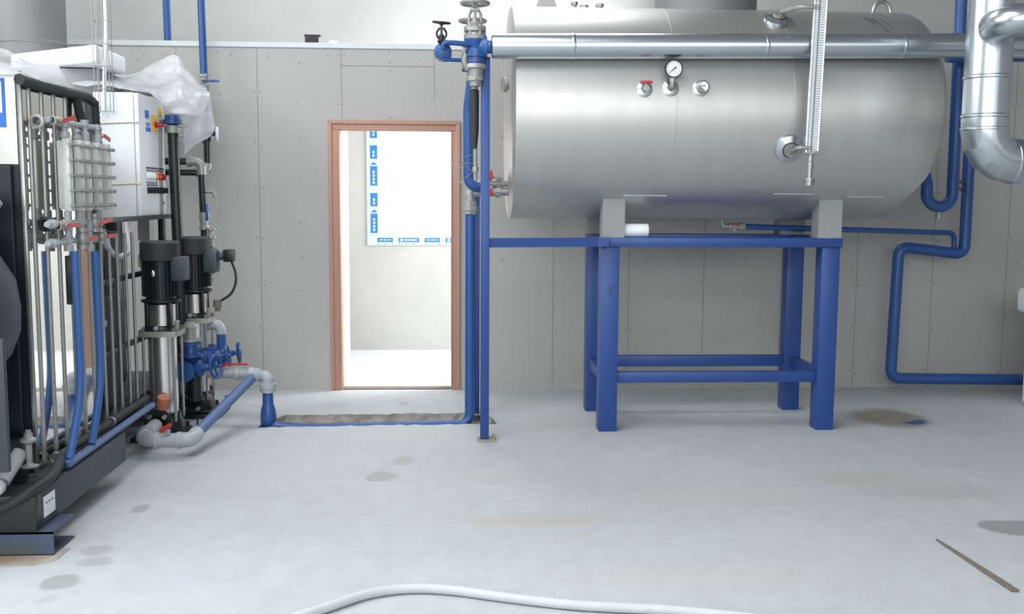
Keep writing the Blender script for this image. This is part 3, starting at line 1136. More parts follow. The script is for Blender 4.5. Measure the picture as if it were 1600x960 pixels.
# white container at the right edge
wt = thing('water_container', (4.6, 6.9, 0), 'white plastic container with a lidded rim at the right edge of the floor', 'container')
b = MB()
b.box((4.215, 6.55, 0), (5.0, 7.2, .70), bev=.04, seg=3)
b.build('body', 'whitepl', wt)
b = MB()
b.box((4.155, 6.52, .69), (5.04, 7.23, .875), bev=.035, seg=3)
b.build('lid', 'whitepl', wt)

# grey flues
fl1 = MB()
fl1.lathe([(.235, 0), (.235, 2.2)], (-2.95, 7.35, 2.44), n=48)
fl1.lathe([(.235, .10), (.239, .105), (.239, .12), (.235, .125)], (-2.95, 7.35, 2.44), n=48)
tag(fl1.build('flue_pipe', 'duct'), 'wide grey flue pipe rising at the top left corner', 'flue')
fl2 = MB()
fl2.lathe([(0, 0), (.36, 0), (.36, 1.8)], (1.78, 7.3, 2.765), n=48)
tag(fl2.build('flue_pipe', 'duct'), 'wide grey flue pipe rising behind the tank', 'flue')

# things on the partition head, pipes at the top left
b = MB()
b.poly([(-1.135, 7.88, PH), (-1.04, 7.88, PH), (-1.04, 7.88, PH+.048), (-1.02, 7.88, PH+.06), (-1.145, 7.88, PH+.06), (-1.135, 7.88, PH+.04)], (0, .07, 0))
tag(b.build('profile_offcut', 'rubber', smooth=False), 'dark metal channel offcut lying on top of the partition', 'offcut')
b = MB()
b.ball((-.94, 7.93, PH+.014), .016, (1.5, 1, .9), n=10)
b.ball((-.905, 7.93, PH+.012), .013, (1.3, 1, .9), n=10)
tag(b.build('putty_lump', 'foam'), 'small white lump on top of the partition, right of the dark offcut', 'lump')
b = MB()
b.cyl((-2.20, 8.05, 2.55), (-2.22, 8.05, 4.6), .028, n=18)
tag(b.build('supply_pipe', 'blue2'), 'blue vertical pipe going down behind the partition, left of the valved one', 'pipe')
sp = thing('valved_supply_pipe', (-1.852, 7.7, 2.25), 'blue vertical pipe with a blue lever valve above the plastic sheet', 'pipe')
b = MB()
b.cyl((-1.852, 7.7, 2.40), (-1.875, 7.7, 4.6), .027, n=18)
b.build('pipe', 'blue2', sp)
b = MB()
b.lathe([(.02, .0), (.034, .01), (.036, .05), (.028, .06), (.028, .1), (.034, .105), (.034, .125), (.027, .13)], (-1.852, 7.7, 2.28), n=8)
b.cyl((-1.852, 7.7, 2.36), (-1.852, 7.655, 2.36), .012, n=8)
b.build('valve_body', 'cast', sp)
b = MB()
b.box((-1.86, 7.645, 2.345), (-1.73, 7.66, 2.362), bev=.005)
b.build('lever', 'blue2', sp)
b = MB()
b.cyl((-1.852, 7.7, 2.3), (-1.852, 7.7, 1.9), .024, n=16)
b.build('lower_pipe', 'blue2', sp)

# ------------------------------------------------------------------ water treatment skid on the left
SX = -1.75
sk = thing('skid_frame', (-2.3, 5.8, .105), 'low dark steel skid frame under the water treatment unit', 'frame')
b = MB()
b.box((SX-.05, 4.26, .11), (SX, 5.36, .265), bev=.004)
b.build('side_beam', 'teal', sk)
b = MB()
b.box((-2.9, 4.26, .11), (-2.85, 7.35, .265), bev=.004)
b.build('side_beam', 'teal', sk)
b = MB()
b.box((-2.9, 4.20, .11), (SX, 4.26, .262), bev=.004)
b.box((-2.9, 4.42, .262), (-1.888, 4.48, .45), bev=.004)
b.build('end_beam', 'black', sk)
b = MB()
b.box((-2.85, 4.27, .23), (SX-.051, 5.36, .25))
b.box((-2.85, 5.36, .23), (-2.03, 7.34, .25))
b.box((-2.06, 5.361, .11), (-2.01, 7.34, .265))
b.build('deck', 'teal', sk, smooth=False)
for x, y, z1 in ((-1.93, 5.42, 2.0), (-1.99, 6.99, 2.05), (-2.25, 6.40, 2.1)):
    b = MB()
    b.box((x-.02, y-.02, .25), (x+.02, y+.02, z1), bev=.003)
    b.build('upright', 'black', sk)
for z_ in (.268, .62, 1.02, 1.36):
    b = MB()
    b.box((-1.955, 5.44, z_), (-1.925, 7.0, z_+.03), bev=.003)
    b.build('rail', 'black', sk)
b = MB()
b.box((SX, 4.28, .145), (SX+.002, 4.40, .235))
for q in range(3):
    b.box((SX+.002, 4.30+q*.03, .20+.0*q), (SX+.0026, 4.318+q*.03, .206), mi=1)
b.build('label_plate', ['whitepl', 'ink'], sk, smooth=False)['label'] = 'white sticker'
fc = MB()
fc.box((-2.9, 4.215, 0), (-1.69, 4.225, .105))
fc.box((-2.9, 4.215, .095), (-1.69, 4.45, .108))
fc.box((-2.9, 4.215, 0), (-1.69, 4.45, .008))
tag(fc.build('support_channel', 'worn', smooth=False), 'worn blue steel channel lying under the near end of the skid', 'steel channel')
fc = MB()
fc.box((-2.9, 7.05, 0), (-2.02, 7.3, .108), bev=.004)
tag(fc.build('support_channel', 'teal', smooth=False), 'dark steel channel lying under the far end of the skid', 'steel channel')
b = MB()
b.poly([(-2.9, 4.10, 0), (-1.74, 4.10, 0), (-1.66, 4.16, 0), (-1.655, 4.30, 0), (-2.9, 4.30, 0)], (0, 0, .004))
tag(b.build('floor_board', 'ply', smooth=False), 'thin dusty board on the floor under the worn blue channel', 'board')

# side sheet, end panel, sign
sp_ = thing('polished_panel', (-1.9, 4.95, .27), 'upright mirror-polished steel sheet along the near side of the skid', 'panel')
b = MB()
b.box((-1.890, 4.57, .266), (-1.885, 5.36, 2.03))
b.build('sheet', 'mirror', sp_, smooth=False)
b = MB()
b.box((-1.896, 4.55, .266), (-1.877, 4.570, 2.05), bev=.003)
b.build('edge_strip', 'steel', sp_)
ep = MB()
ep.box((-2.9, 4.55, .266), (-1.898, 4.57, 1.64))
ep.box((-1.985, 4.525, .43), (-1.925, 4.55, 1.64), bev=.004)
tag(ep.build('end_panel', 'navy', smooth=False), 'dark blue-grey end panel of the unit behind the black vessel', 'panel')
b = MB()
b.box((-2.9, 4.545, 1.645), (-1.899, 4.565, 2.03), bev=.002)
tag(b.build('cover_sheet', 'cover', smooth=False), 'polished metal cover sheet above the dark end panel at the left edge', 'panel')
sg = thing('sign_plate', (-2.05, 4.54, 1.81), 'blue sign plate with a white square outline at the left edge', 'sign')
b = MB()
x0_, x1_, za, zb = -2.17, -1.942, 1.805, 2.015
b.box((x0_, 4.541, za), (x1_, 4.5445, zb), bev=.001)
b.build('plate', 'signblue', sg, smooth=False)
b = MB()
ya, yb_ = 4.5395, 4.541
b.box((x0_+.02, ya, zb-.024), (x1_-.012, yb_, zb-.015))
b.box((x0_+.02, ya, za+.062), (x1_-.012, yb_, za+.071))
b.box((x0_+.02, ya, za+.071), (x0_+.029, yb_, zb-.024))
b.box((x1_-.021, ya, za+.071), (x1_-.012, yb_, zb-.024))
b.build('emblem', 'whitepl', sg, smooth=False)
b = MB()
text_faces(b, 'E', (x1_-.042, 4.540, za+.018), (1, 0, 0), (0, 0, 1), .036, .0005)
b.build('lettering', 'whitepl', sg, smooth=False)

# black vessel at the far left
bv = thing('black_vessel', (-2.10, 4.33, .43), 'bulging black pressure vessel at the left edge', 'vessel')
b = MB()
b.lathe([(0, -.02), (.12, .0), (.16, .05), (.17, .28), (.2, .34), (.285, .42), (.325, .52), (.33, .62), (.315, .74), (.26, .84), (.16, .90), (.15, .91)], (-2.14, 4.23, .42), n=48)
b.build('shell', 'teal', bv)
b = MB()
b.lathe([(.15, 0), (.2, .005), (.2, .03), (.12, .034), (.12, .10), (.26, .12), (.28, .15), (.26, .19), (.16, .22), (0, .235)], (-2.14, 4.23, 1.325), n=40)
b.build('head', 'greypaint', bv)['label'] = 'grey metal head'
b = MB()
b.box((-2.4, 4.03, .41), (-1.775, 4.06, .95), bev=.01)
b.build('bracket', 'teal', bv)
dn = thing('drain_fitting', (-1.87, 4.3, .27), 'bolt-and-washer foot fitting beside the white pipe end at lower left', 'fitting')
b = MB()
b.lathe([(.01, 0), (.036, .0), (.04, .006), (.02, .012), (.014, .02), (.014, .1), (.024, .11), (.034, .115), (.034, .125), (.018, .135), (.018, .15), (.012, .152), (.012, .165), (0, .165)], (-1.85, 4.40, .335), n=20)
b.build('stud', 'cast', dn)
b = MB()
b.cyl((-1.925, 4.30, .30), (-1.895, 4.42, .395), .032, n=18)
b.lathe([(0, 0), (.026, 0), (.03, .004), (.034, .012), (.034, .03), (0, .03)], (-1.912, 4.20, .295), (0, 1, 0), n=24, mi=0)
b.build('pipe_end', 'offwhite', dn)

# thin vertical tubes in front of the sheet
ys = [4.589, 4.725, 4.861, 5.006, 5.108, 5.25, 5.41, 5.539, 5.664, 5.807, 5.933]
pos = ['nearest the silver panel edge', 'second from the silver panel edge', 'third from the silver panel edge', 'just behind the nearer blue hose', 'between the two blue hoses', 'just behind the farther blue hose', 'first past the farther blue hose', 'second past the farther blue hose', 'third past the farther blue hose', 'fourth past the farther blue hose', 'beside the front pump']
for i, y in enumerate(ys):
    b = MB()
    z1 = 2.0 if i < 7 else 1.30
    b.cyl((-1.884, y*1.013, .30), (-1.884, y*1.013, z1), .009, n=14)
    b.cyl((-1.884, y*1.013, .30), (-1.884, y*1.013, .33), .0115, n=10)
    tag(b.build('steel_tube', 'steel'), 'thin upright steel tube on the skid side, '+pos[i], 'tube', 'thin steel tubes along the skid side')
b = MB()
b.tube([(-2.3, 4.10, .05), (-1.98, 4.15, .17), (-1.76, 4.165, .285), (-1.725, 4.34, .315), (-1.78, 4.55, .325), (-1.84, 4.75, .305), (-1.855, 5.25, .295), (-1.86, 6.1, .30)], .021, n=14, fil=.12)
hz = tag(b.build('drain_hose', 'rubber'), 'dark hose sloping along the foot of the skid to the floor channel', 'hose')
for y in (4.70, 5.12, 5.45):
    b = MB()
    b.lathe([(.021, -.012), (.027, -.012), (.027, .012), (.021, .012)], (-1.855, y, .299), (0, 1, 0), n=18)
    b.build('hose_clamp', 'steel', hz)

# blue hoses and the blue collecting pipe
for y0, y1, z0_, lab in ((4.79, 4.62, 1.255, 'blue hose hanging from the near red valves, bent forward at the bottom'), (5.06, 4.91, 1.24, 'blue hose hanging from the farther red valves, joining the low blue pipe')):
    b = MB()
    b.tube([(-1.765, y0, z0_), (-1.765, y0+.01, .58), (-1.765, y1, .31)], .0185, n=16, fil=.14)
    tag(b.build('blue_hose', 'bluehose'), lab, 'hose')
b = MB()
b.tube([(-1.765, 4.60, .293), (-1.765, 5.9, .297)], .0175, n=14)
b.tube([(-1.765, 4.618, .286), (-1.765, 4.606, .312)], .022, n=12)
tag(b.build('blue_collecting_pipe', 'bluelight'), 'straight light blue pipe along the skid foot below the hoses', 'pipe')

# flow meter blocks


def flowmeter(uprights, label):
    y0, y1 = uprights[0], uprights[-1]
    f = thing('flow_meter', (-1.80, (y0+y1)/2, 1.44), label, 'flow meter', 'flow meters on the skid')
    b = MB()
    b.box((-1.84, y0+.02, 1.45), (-1.805, y1-.02, 1.765), bev=.006)
    b.build('block', 'pcb', f)
    for y in uprights:
        b = MB()
        b.box((-1.80, y-.022, 1.44), (-1.765, y+.022, 1.775), bev=.005)
        b.build('metering_tube', 'clear' if False else 'pcb', f)
    for z_ in (1.465, 1.535, 1.605, 1.675, 1.745):
        b = MB()
        b.cyl((-1.757, y0-.045, z_), (-1.757, y1+.045, z_), .0055, n=8)
        for y in uprights:
            for s_ in (-.03, .03):
                b.cyl((-1.757, y+s_-.009, z_), (-1.757, y+s_+.006, z_), .0105, n=6)
        b.build('tie_rod', 'cast', f)
    return f


flowmeter((4.80, 4.94), 'clear ribbed flow meter block nearest the polished panel edge, above the near blue hose')
flowmeter((5.04, 5.18, 5.32), 'clear ribbed flow meter block next to the white cabinet')


def ball_valve(c, axis, Lh, lev, name_label, r=.017):
    """c centre, axis of pipe, lev = lever vector"""
    c = V(c)
    ax = V(axis).normalized()
    g = thing('ball_valve', c-V((0, 0, .02)), name_label, 'valve')
    b = MB()
    b.lathe([(r*.8, -Lh), (r*1.25, -Lh), (r*1.25, -Lh*.6), (r*.9, -Lh*.55), (r*1.3, -.2*Lh), (r*1.3, .2*Lh), (r*.9, Lh*.55), (r*1.25, Lh*.6), (r*1.25, Lh), (0, Lh)], c, ax, n=12)
    b.cyl(c, c+V((.03, 0, 0)), r*.5, n=8)
    b.build('valve_body', 'cast', g)
    b = MB()
    lv = V(lev)
    w = lv.normalized().cross(V((1, 0, 0))).normalized()*.0085
    p0 = c+V((.03, 0, 0))
    lv = lv*.8
    b.poly([p0-w-lv*.1, p0+w-lv*.1, p0+lv+w*1.2, p0+lv-w*1.2], (.006, 0, 0))
    b.build('lever', 'red', g, smooth=False)
    return g


ball_valve((-1.79, 4.70, 1.845), (0, 1, 0), .05, (0, .18, .035), 'red-lever valve at the top of the panel above the near flow meters')
ball_valve((-1.79, 5.23, 1.81), (0, 0, 1), .04, (0, .10, -.02), 'red-lever valve just above the flow meter beside the cabinet')
ball_valve((-1.79, 4.71, 1.375), (0, 1, 0), .05, (0, .16, -.0), 'red-lever valve below the near flow meter, left of the near blue hose')
ball_valve((-1.765, 4.90, 1.31), (0, 0, 1), .05, (0, .12, .0), 'red-lever valve at the top end of the near blue hose')
ball_valve((-1.765, 5.07, 1.38), (0, 0, 1), .045, (0, .20, .02), 'upper red-lever valve above the farther blue hose')
ball_valve((-1.765, 5.16, 1.31), (0, 0, 1), .035, (0, .15, .0), 'lower red-lever valve above the farther blue hose')
ft = thing('valve_fittings', (-1.8, 4.8, 1.26), 'cluster of grey pipe fittings under the flow meters', 'fittings')
for y, z0_, z1 in ((4.79, 1.255, 1.44), (5.06, 1.24, 1.44), (4.94, 1.30, 1.44), (5.2, 1.28, 1.44)):
    b = MB()
    b.lathe([(.016, 0), (.022, .0), (.022, .03), (.015, .035), (.015, (z1-z0_)*.5), (.021, (z1-z0_)*.52), (.021, (z1-z0_)*.75), (.015, (z1-z0_)*.78), (.015, z1-z0_)], (-1.79, y, z0_), n=14)
    b.build('riser', 'grey', ft)
for z_ in (1.30, 1.385):
    b = MB()
    b.cyl((-1.795, 4.56, z_), (-1.795, 5.24, z_), .0135, n=12)
    for y in (4.62, 4.79, 4.96, 5.14):
        b.cyl((-1.795, y-.02, z_), (-1.795, y+.02, z_), .021, n=12)
    b.build('cross_pipe', 'grey', ft)
b = MB()
b.lathe([(.02, 0), (.034, .004), (.034, .02), (.024, .026), (.024, .045), (.016, .05)], (-1.82, 4.60, 1.385), (0, 1, 0), n=18)
b.build('union_ring', 'black', ft)
ft2 = thing('valve_fittings', (-1.8, 4.9, 1.78), 'cluster of grey pipe fittings on top of the flow meters', 'fittings')
for y, h in ((4.80, .07), (4.94, .05), (5.05, .10), (5.22, .09)):
    b = MB()
    b.lathe([(.015, 0), (.022, .003), (.022, h*.4), (.014, h*.45), (.014, h*.7), (.02, h*.72), (.02, h), (0, h)], (-1.79, y, 1.775), n=14)
    b.build('riser', 'grey', ft2)
b = MB()
b.cyl((-1.80, 4.62, 1.845), (-1.80, 5.24, 1.85), .013, n=12)
b.build('cross_pipe', 'grey', ft2)
b = MB()
b.lathe([(.02, 0), (.032, .004), (.032, .018), (.022, .022), (.022, .05), (.015, .055)], (-1.83, 4.58, 1.835), (0, 1, 0), n=18)
b.build('union_ring', 'cast', ft2)

# ribbed black hose along the top
b = MB()
pts = [(-1.86, 4.50, 2.005), (-1.86, 4.75, 2.0), (-1.86, 5.05, 2.005), (-1.86, 5.30, 2.01), (-1.855, 5.39, 1.985), (-1.85, 5.39, 1.80)]
full = []
for i in range(len(pts)-1):
    a, c = V(pts[i]), V(pts[i+1])
    m_ = max(2, int((c-a).length/.012))
    for j in range(m_):
        full.append(a.lerp(c, j/m_))
b.tube(full, [.020 if i % 2 else .0235 for i in range(len(full))], n=14)
b.tube([(-1.865, 5.16, 2.0), (-1.86, 5.19, 1.92), (-1.85, 5.2, 1.86)], .022, n=12)
tag(b.build('ribbed_hose', 'rubber', ang=60), 'black ribbed hose along the top of the polished panel', 'hose')

# dark vertical housings inside the unit
hs = None
labs = ['nearest', 'second', 'third', 'fourth', 'fifth', 'farthest']
for i, y in enumerate((5.52, 5.78, 6.04, 6.3, 6.62, 6.95)):
    t_ = thing('filter_housing', (-2.36, y, .25), 'black upright filter housing inside the unit, %s of six counting from the polished panel' % labs[i], 'filter housing', 'filter housings inside the unit') if i == 0 else None
    if i == 0:
        b = MB()
        b.lathe([(0, 0), (.1, 0), (.115, .02), (.115, 1.56), (.10, 1.6), (0, 1.6)], (-2.36, y, .25), n=28)
        b.build('body', 'black', t_)
        b = MB()
        b.lathe([(.116, 0), (.124, .004), (.124, .05), (.116, .054)], (-2.36, y, 1.50), n=28)
        b.build('clamp_ring', 'teal', t_)
        b = MB()
        b.lathe([(.116, 0), (.124, .004), (.124, .05), (.116, .054)], (-2.36, y, .75), n=28)
        b.build('clamp_ring', 'teal', t_)
        hs = t_
    else:
        dup(hs, (0, y-5.52, 0), 'black upright filter housing inside the unit, %s of six counting from the polished panel' % labs[i])
# slimmer pipes and small boxes seen between the tubes
for k, (y, x, z0_, z1, r, m_, lab) in enumerate(((5.48, -2.0, .3, 1.22, .03, 'navy', 'dark slim pipe behind the tubes, nearest the polished panel'), (5.66, -2.03, .3, 1.12, .045, 'black', 'thick black pipe behind the tubes'), (5.92, -2.02, .3, .93, .05, 'teal', 'slate-coloured short cylinder left of the front pump'), (6.18, -2.06, .3, 1.3, .032, 'teal', 'slate-coloured slim pipe left of the front pump motor'))):
    b = MB()
    b.lathe([(0, 0), (r, 0), (r, z1-z0_-.05), (r*1.2, z1-z0_-.05), (r*1.2, z1-z0_), (0, z1-z0_)], (x, y, z0_), n=18)
    b.lathe([(r, .3), (r*1.15, .305), (r*1.15, .33), (r, .335)], (x, y, z0_), n=18)
    tag(b.build('process_pipe', m_), lab, 'pipe')
for k, (y, z_, lab) in enumerate(((5.62, .93, 'upper small white tag on the dark pipework left of the front pump'), (5.70, .78, 'lower small white tag on the dark pipework left of the front pump'))):
    b = MB()
    b.box((-1.965, y-.05, z_), (-1.955, y+.05, z_+.035), bev=.003)
    tag(b.build('pipe_tag', 'grey'), lab, 'tag')
b = MB()
b.box((-1.90, 5.02, .98), (-1.87, 5.13, 1.22), bev=.006)
tag(b.build('junction_box', 'black'), 'small black box on the polished panel between the blue hoses', 'box')

# control cabinet
CX0, CX1, CY0, CY1, CZ0, CZ1 = -2.222, -1.95, 6.43, 6.975, 1.372, 2.145
cb = thing('control_cabinet', ((CX0+CX1)/2, (CY0+CY1)/2, CZ0), 'white electrical control cabinet with isolator switch and indicator lamps', 'cabinet')
b = MB()
b.box((CX0, CY0, CZ0), (CX1-.03, CY1, CZ1), bev=.006)
b.build('body', 'white', cb)
b = MB()
b.box((CX1-.027, CY0+.003, CZ0+.003), (CX1, CY1-.003, CZ1-.003), bev=.004)
door = b.build('door', 'white', cb)
b = MB()
b.box((CX1, 6.70, 1.925), (CX1+.006, 6.80, 2.03), bev=.003)
b.build('isolator_plate', 'yellow', door)
b = MB()
b.cyl((CX1+.006, 6.76, 1.97), (CX1+.03, 6.76, 1.97), .02, n=16)
b.box((CX1+.025, 6.70, 1.96), (CX1+.05, 6.82, 1.98), bev=.005)
b.build('isolator_knob', 'red', door)
b = MB()
b.poly([(CX1, 6.84, 2.03), (CX1, 6.93, 2.03), (CX1, 6.93, 2.09), (CX1, 6.84, 2.09)], (.0015, 0, 0))
b.build('warning_sticker', 'yellow', door, smooth=False)
b = MB()
b.box((CX1, 6.56, 1.915), (CX1+.0015, 6.67, 1.985), mi=1)
b.box((CX1+.0015, 6.56, 1.917), (CX1+.002, 6.67, 1.945))
for k in range(3):
    b.box((CX1+.0015, 6.57+k*.03, 1.95), (CX1+.002, 6.592+k*.03, 1.975))
b.box((CX1, 6.56, 2.0), (CX1+.0015, 6.64, 2.05))
b.box((CX1, 6.845, 1.93), (CX1+.0015, 6.92, 2.02), mi=1)
for k in range(6):
    b.box((CX1+.0015, 6.85, 1.935+k*.014), (CX1+.002, 6.85+.05+.01*(k % 3), 1.941+k*.014), mi=2)
b.build('stickers', ['signblue', 'whitepl', 'ink'], door, smooth=False)
lampcols = ['whitepl', 'whitepl', 'whitepl', 'amber', 'red', 'red', 'red']
for k in range(7):
    y = 6.575+k*.056
    b = MB()
    b.lathe([(.021, 0), (.023, .004), (.021, .014), (.016, .018), (0, .021)], (CX1, y, 1.636), (1, 0, 0), n=16)
    o_ = b.build('indicator_lamp', lampcols[k], door)
    o_['label'] = {'whitepl': 'white lamp', 'amber': 'amber lamp', 'red': 'red lamp'}[lampcols[k]]
b = MB()
for k in range(7):
    y = 6.575+k*.056
    b.box((CX1, y-.022, 1.668), (CX1+.0015, y+.022, 1.695))
    b.box((CX1+.0015, y-.016, 1.676), (CX1+.002, y+.016, 1.682), mi=1)
for k in range(4):
    y = 6.575+k*.06
    b.box((CX1, y-.022, 1.575), (CX1+.0015, y+.022, 1.60))
    b.box((CX1+.0015, y-.012, 1.584), (CX1+.002, y+.012, 1.592), mi=1)
b.build('name_strips', ['ink', 'whitepl'], door, smooth=False)
for k in range(6):
    y = 6.58+k*.066
    b = MB()
    b.lathe([(.022, 0), (.022, .008), (.016, .01), (.016, .02), (0, .02)], (CX1, y, 1.547), (1, 0, 0), n=16)
    b.box((CX1+.018, y-.005, 1.529), (CX1+.032, y+.005, 1.565))
    b.build('selector_switch', 'black', door)
b = MB()
b.box((CX1, 6.90, 1.455), (CX1+.006, 6.92, 1.475), bev=.002)
b.build('door_lock', 'cast', door)
# wire threads round the cabinet
b = MB()
for z_ in (1.96, 1.585):
    b.tube([(CX0-.004, CY0-.004, z_-.01), (CX1+.002, CY0-.004, z_+.004)], .0025, n=5)
tag(b.build('tie_thread', 'brass'), 'thin yellow threads tied round the white cabinet', 'thread')
# white conduit loop
b = MB()
b.tube([PP(196, 340, 6.44), PP(199, 372, 6.40), PP(204, 392, 6.3), PP(188, 403, 6.1), PP(174, 396, 5.8), PP(166, 382, 5.55), PP(161, 364, 5.4)], .0165, n=14, fil=.16)
b.cyl(PP(196, 338, 6.45), PP(197, 352, 6.45), .026, n=14)
tag(b.build('conduit_loop', 'offwhite'), 'white flexible conduit looping out of the cabinet bottom', 'conduit')
# wire cable basket hanging over the cabinet
tr_ = thing('cable_basket', (-2.13, 6.38, 2.02), 'upright wire cable basket hanging above the cabinet', 'cable tray')
b = MB()
for x, y in ((-2.178, 6.34), (-2.148, 6.34), (-2.118, 6.34), (-2.088, 6.34), (-2.178, 6.40), (-2.088, 6.40)):
    b.cyl((x, y, 2.02), (x, y, 4.2), .0028, n=6)
z_ = 2.02
while z_ < 4.2:
    b.tube([(-2.178, 6.40, z_), (-2.178, 6.34, z_), (-2.088, 6.34, z_), (-2.088, 6.40, z_)], .0026, n=5)
    z_ += .135
b.build('wire_mesh', 'cast', tr_)
cbl = MB()
cbl.tube([(-2.14, 6.385, 2.03), (-2.13, 6.38, 2.25), (-2.108, 6.375, 2.5), (-2.108, 6.375, 4.2)], .012, n=10, fil=.1)
tag(cbl.build('white_cable', 'whitepl'), 'white cable running up inside the wire basket', 'cable')

# white foam slab on top
b = MB()
A_, B_, C_, D_ = V((-2.215, 6.5, 2.33)), V((-2.97, 7.06, 2.335)), V((-3.0, 7.55, 2.335)), V((-2.225, 7.1, 2.33))
vs = [A_, D_, C_, B_]
b.poly(vs, (0, 0, .115))
es = list(b.bm.edges)
bmesh.ops.bevel(b.bm, geom=es, offset=.022, segments=3, profile=.5, affect='EDGES')
tag(b.build('foam_slab', 'foam'), 'thick white slab lying tilted on top of the unit', 'slab')
b = MB()
b.box((-2.9, 6.75, 2.16), (-2.30, 7.3, 2.325), bev=.01)
tag(b.build('top_box', 'greypaint'), 'grey box carrying the white slab on top of the unit', 'box')
b = MB()
b.box((-2.26, 7.12, 2.20), (-1.93, 7.28, 2.27), bev=.006)
b.box((-2.2, 7.15, 1.2), (-2.12, 7.25, 2.2))
tag(b.build('cross_arm', 'greypaint'), 'grey horizontal bar under the milky plastic sheet', 'bar')

# black riser with blue cap and clamps beside the cabinet
rs = thing('pressure_pipe', (-1.87, 7.0, .25), 'tall black pipe with a blue cap just right of the cabinet', 'pipe')
b = MB()
b.tube([(-1.845, 6.88, .28), (-1.88, 6.93, 1.95)], .036, n=20)
b.build('pipe', 'black', rs)
b = MB()
b.lathe([(.04, 0), (.062, .004), (.062, .03), (.048, .034), (.048, .06), (0, .07)], (-1.882, 6.93, 1.985), n=24)
b.build('cap', 'blue2', rs)
b = MB()
b.lathe([(.04, 0), (.05, .004), (.05, .05), (.04, .054)], (-1.882, 6.93, 1.925), n=20)
b.box((-1.84, 6.90, 1.905), (-1.79, 6.93, 1.925), bev=.003)
b.cyl((-1.80, 6.9, 1.89), (-1.80, 6.9, 1.99), .008, n=8)
b.box((-1.84, 6.90, 1.965), (-1.79, 6.93, 1.982), bev=.003)
b.build('clamp', 'cast', rs)

# galvanised pipework right of the cabinet
gp = thing('black_pipework', (-1.8, 7.2, 1.2), 'black pipework with galvanised elbows and a gauge right of the cabinet', 'pipe')
b = MB()
b.tube([(-2.05, 7.12, 1.75), (-1.80, 7.2, 1.75)], .024, n=16)
b.build('pipe', 'black', gp)
b = MB()
b.tube([(-2.05, 7.2, 1.675), (-1.80, 7.26, 1.675)], .022, n=16)
b.build('pipe', 'black', gp)
b = MB()
b.cyl((-1.765, 7.2, 1.68), (-1.755, 7.2, 1.12), .026, n=16)
b.build('pipe', 'black', gp)
b = MB()
b.cyl((-1.745, 7.3, 1.68), (-1.745, 7.3, 1.99), .025, n=16)
b.tube([(-1.745, 7.3, 1.93), (-1.745, 7.3, 1.95), (-1.69, 7.3, 1.95)], .016, n=10)
b.build('pipe', 'black', gp)
b = MB()
b.tube([(-1.86, 7.185, 1.752), (-1.80, 7.2, 1.752), (-1.765, 7.2, 1.73), (-1.762, 7.2, 1.66)], .031, n=18, fil=.04)
b.cyl((-1.862, 7.185, 1.752), (-1.83, 7.19, 1.752), .04, n=18)
b.build('elbow', 'cast', gp)
b = MB()
b.tube([(-1.82, 7.26, 1.675), (-1.76, 7.29, 1.675), (-1.745, 7.3, 1.74)], .03, n=16, fil=.03)
b.build('elbow', 'cast', gp)
b = MB()
b.lathe([(0, 0), (.03, .002), (.052, .006), (.052, .02), (.046, .024), (0, .024)], (-1.69, 7.3, 1.945), (1, .25, 0), n=28)
b.build('gauge', 'dial', gp)['label'] = 'pale round gauge seen edge-on'
b = MB()
b.lathe([(.03, 0), (.036, .003), (.036, .03), (.028, .034), (.032, .06), (.036, .09), (.036, .12), (.028, .124)], (-1.757, 7.2, 1.275), n=8)
b.build('valve_body', 'cast', gp)
b = MB()
b.box((-1.735, 7.15, 1.34), (-1.715, 7.165, 1.455), bev=.005)
b.build('lever', 'blue2', gp)
b = MB()
b.cyl((-1.757, 7.2, 1.545), (-1.69, 7.2, 1.545), .014, n=10)
b.cyl((-1.70, 7.2, 1.56), (-1.67, 7.2, 1.50), .012, n=10)
b.build('tap', 'cast', gp)

# ------------------------------------------------------------------ pumps
PX, PYc = -1.825, 6.35


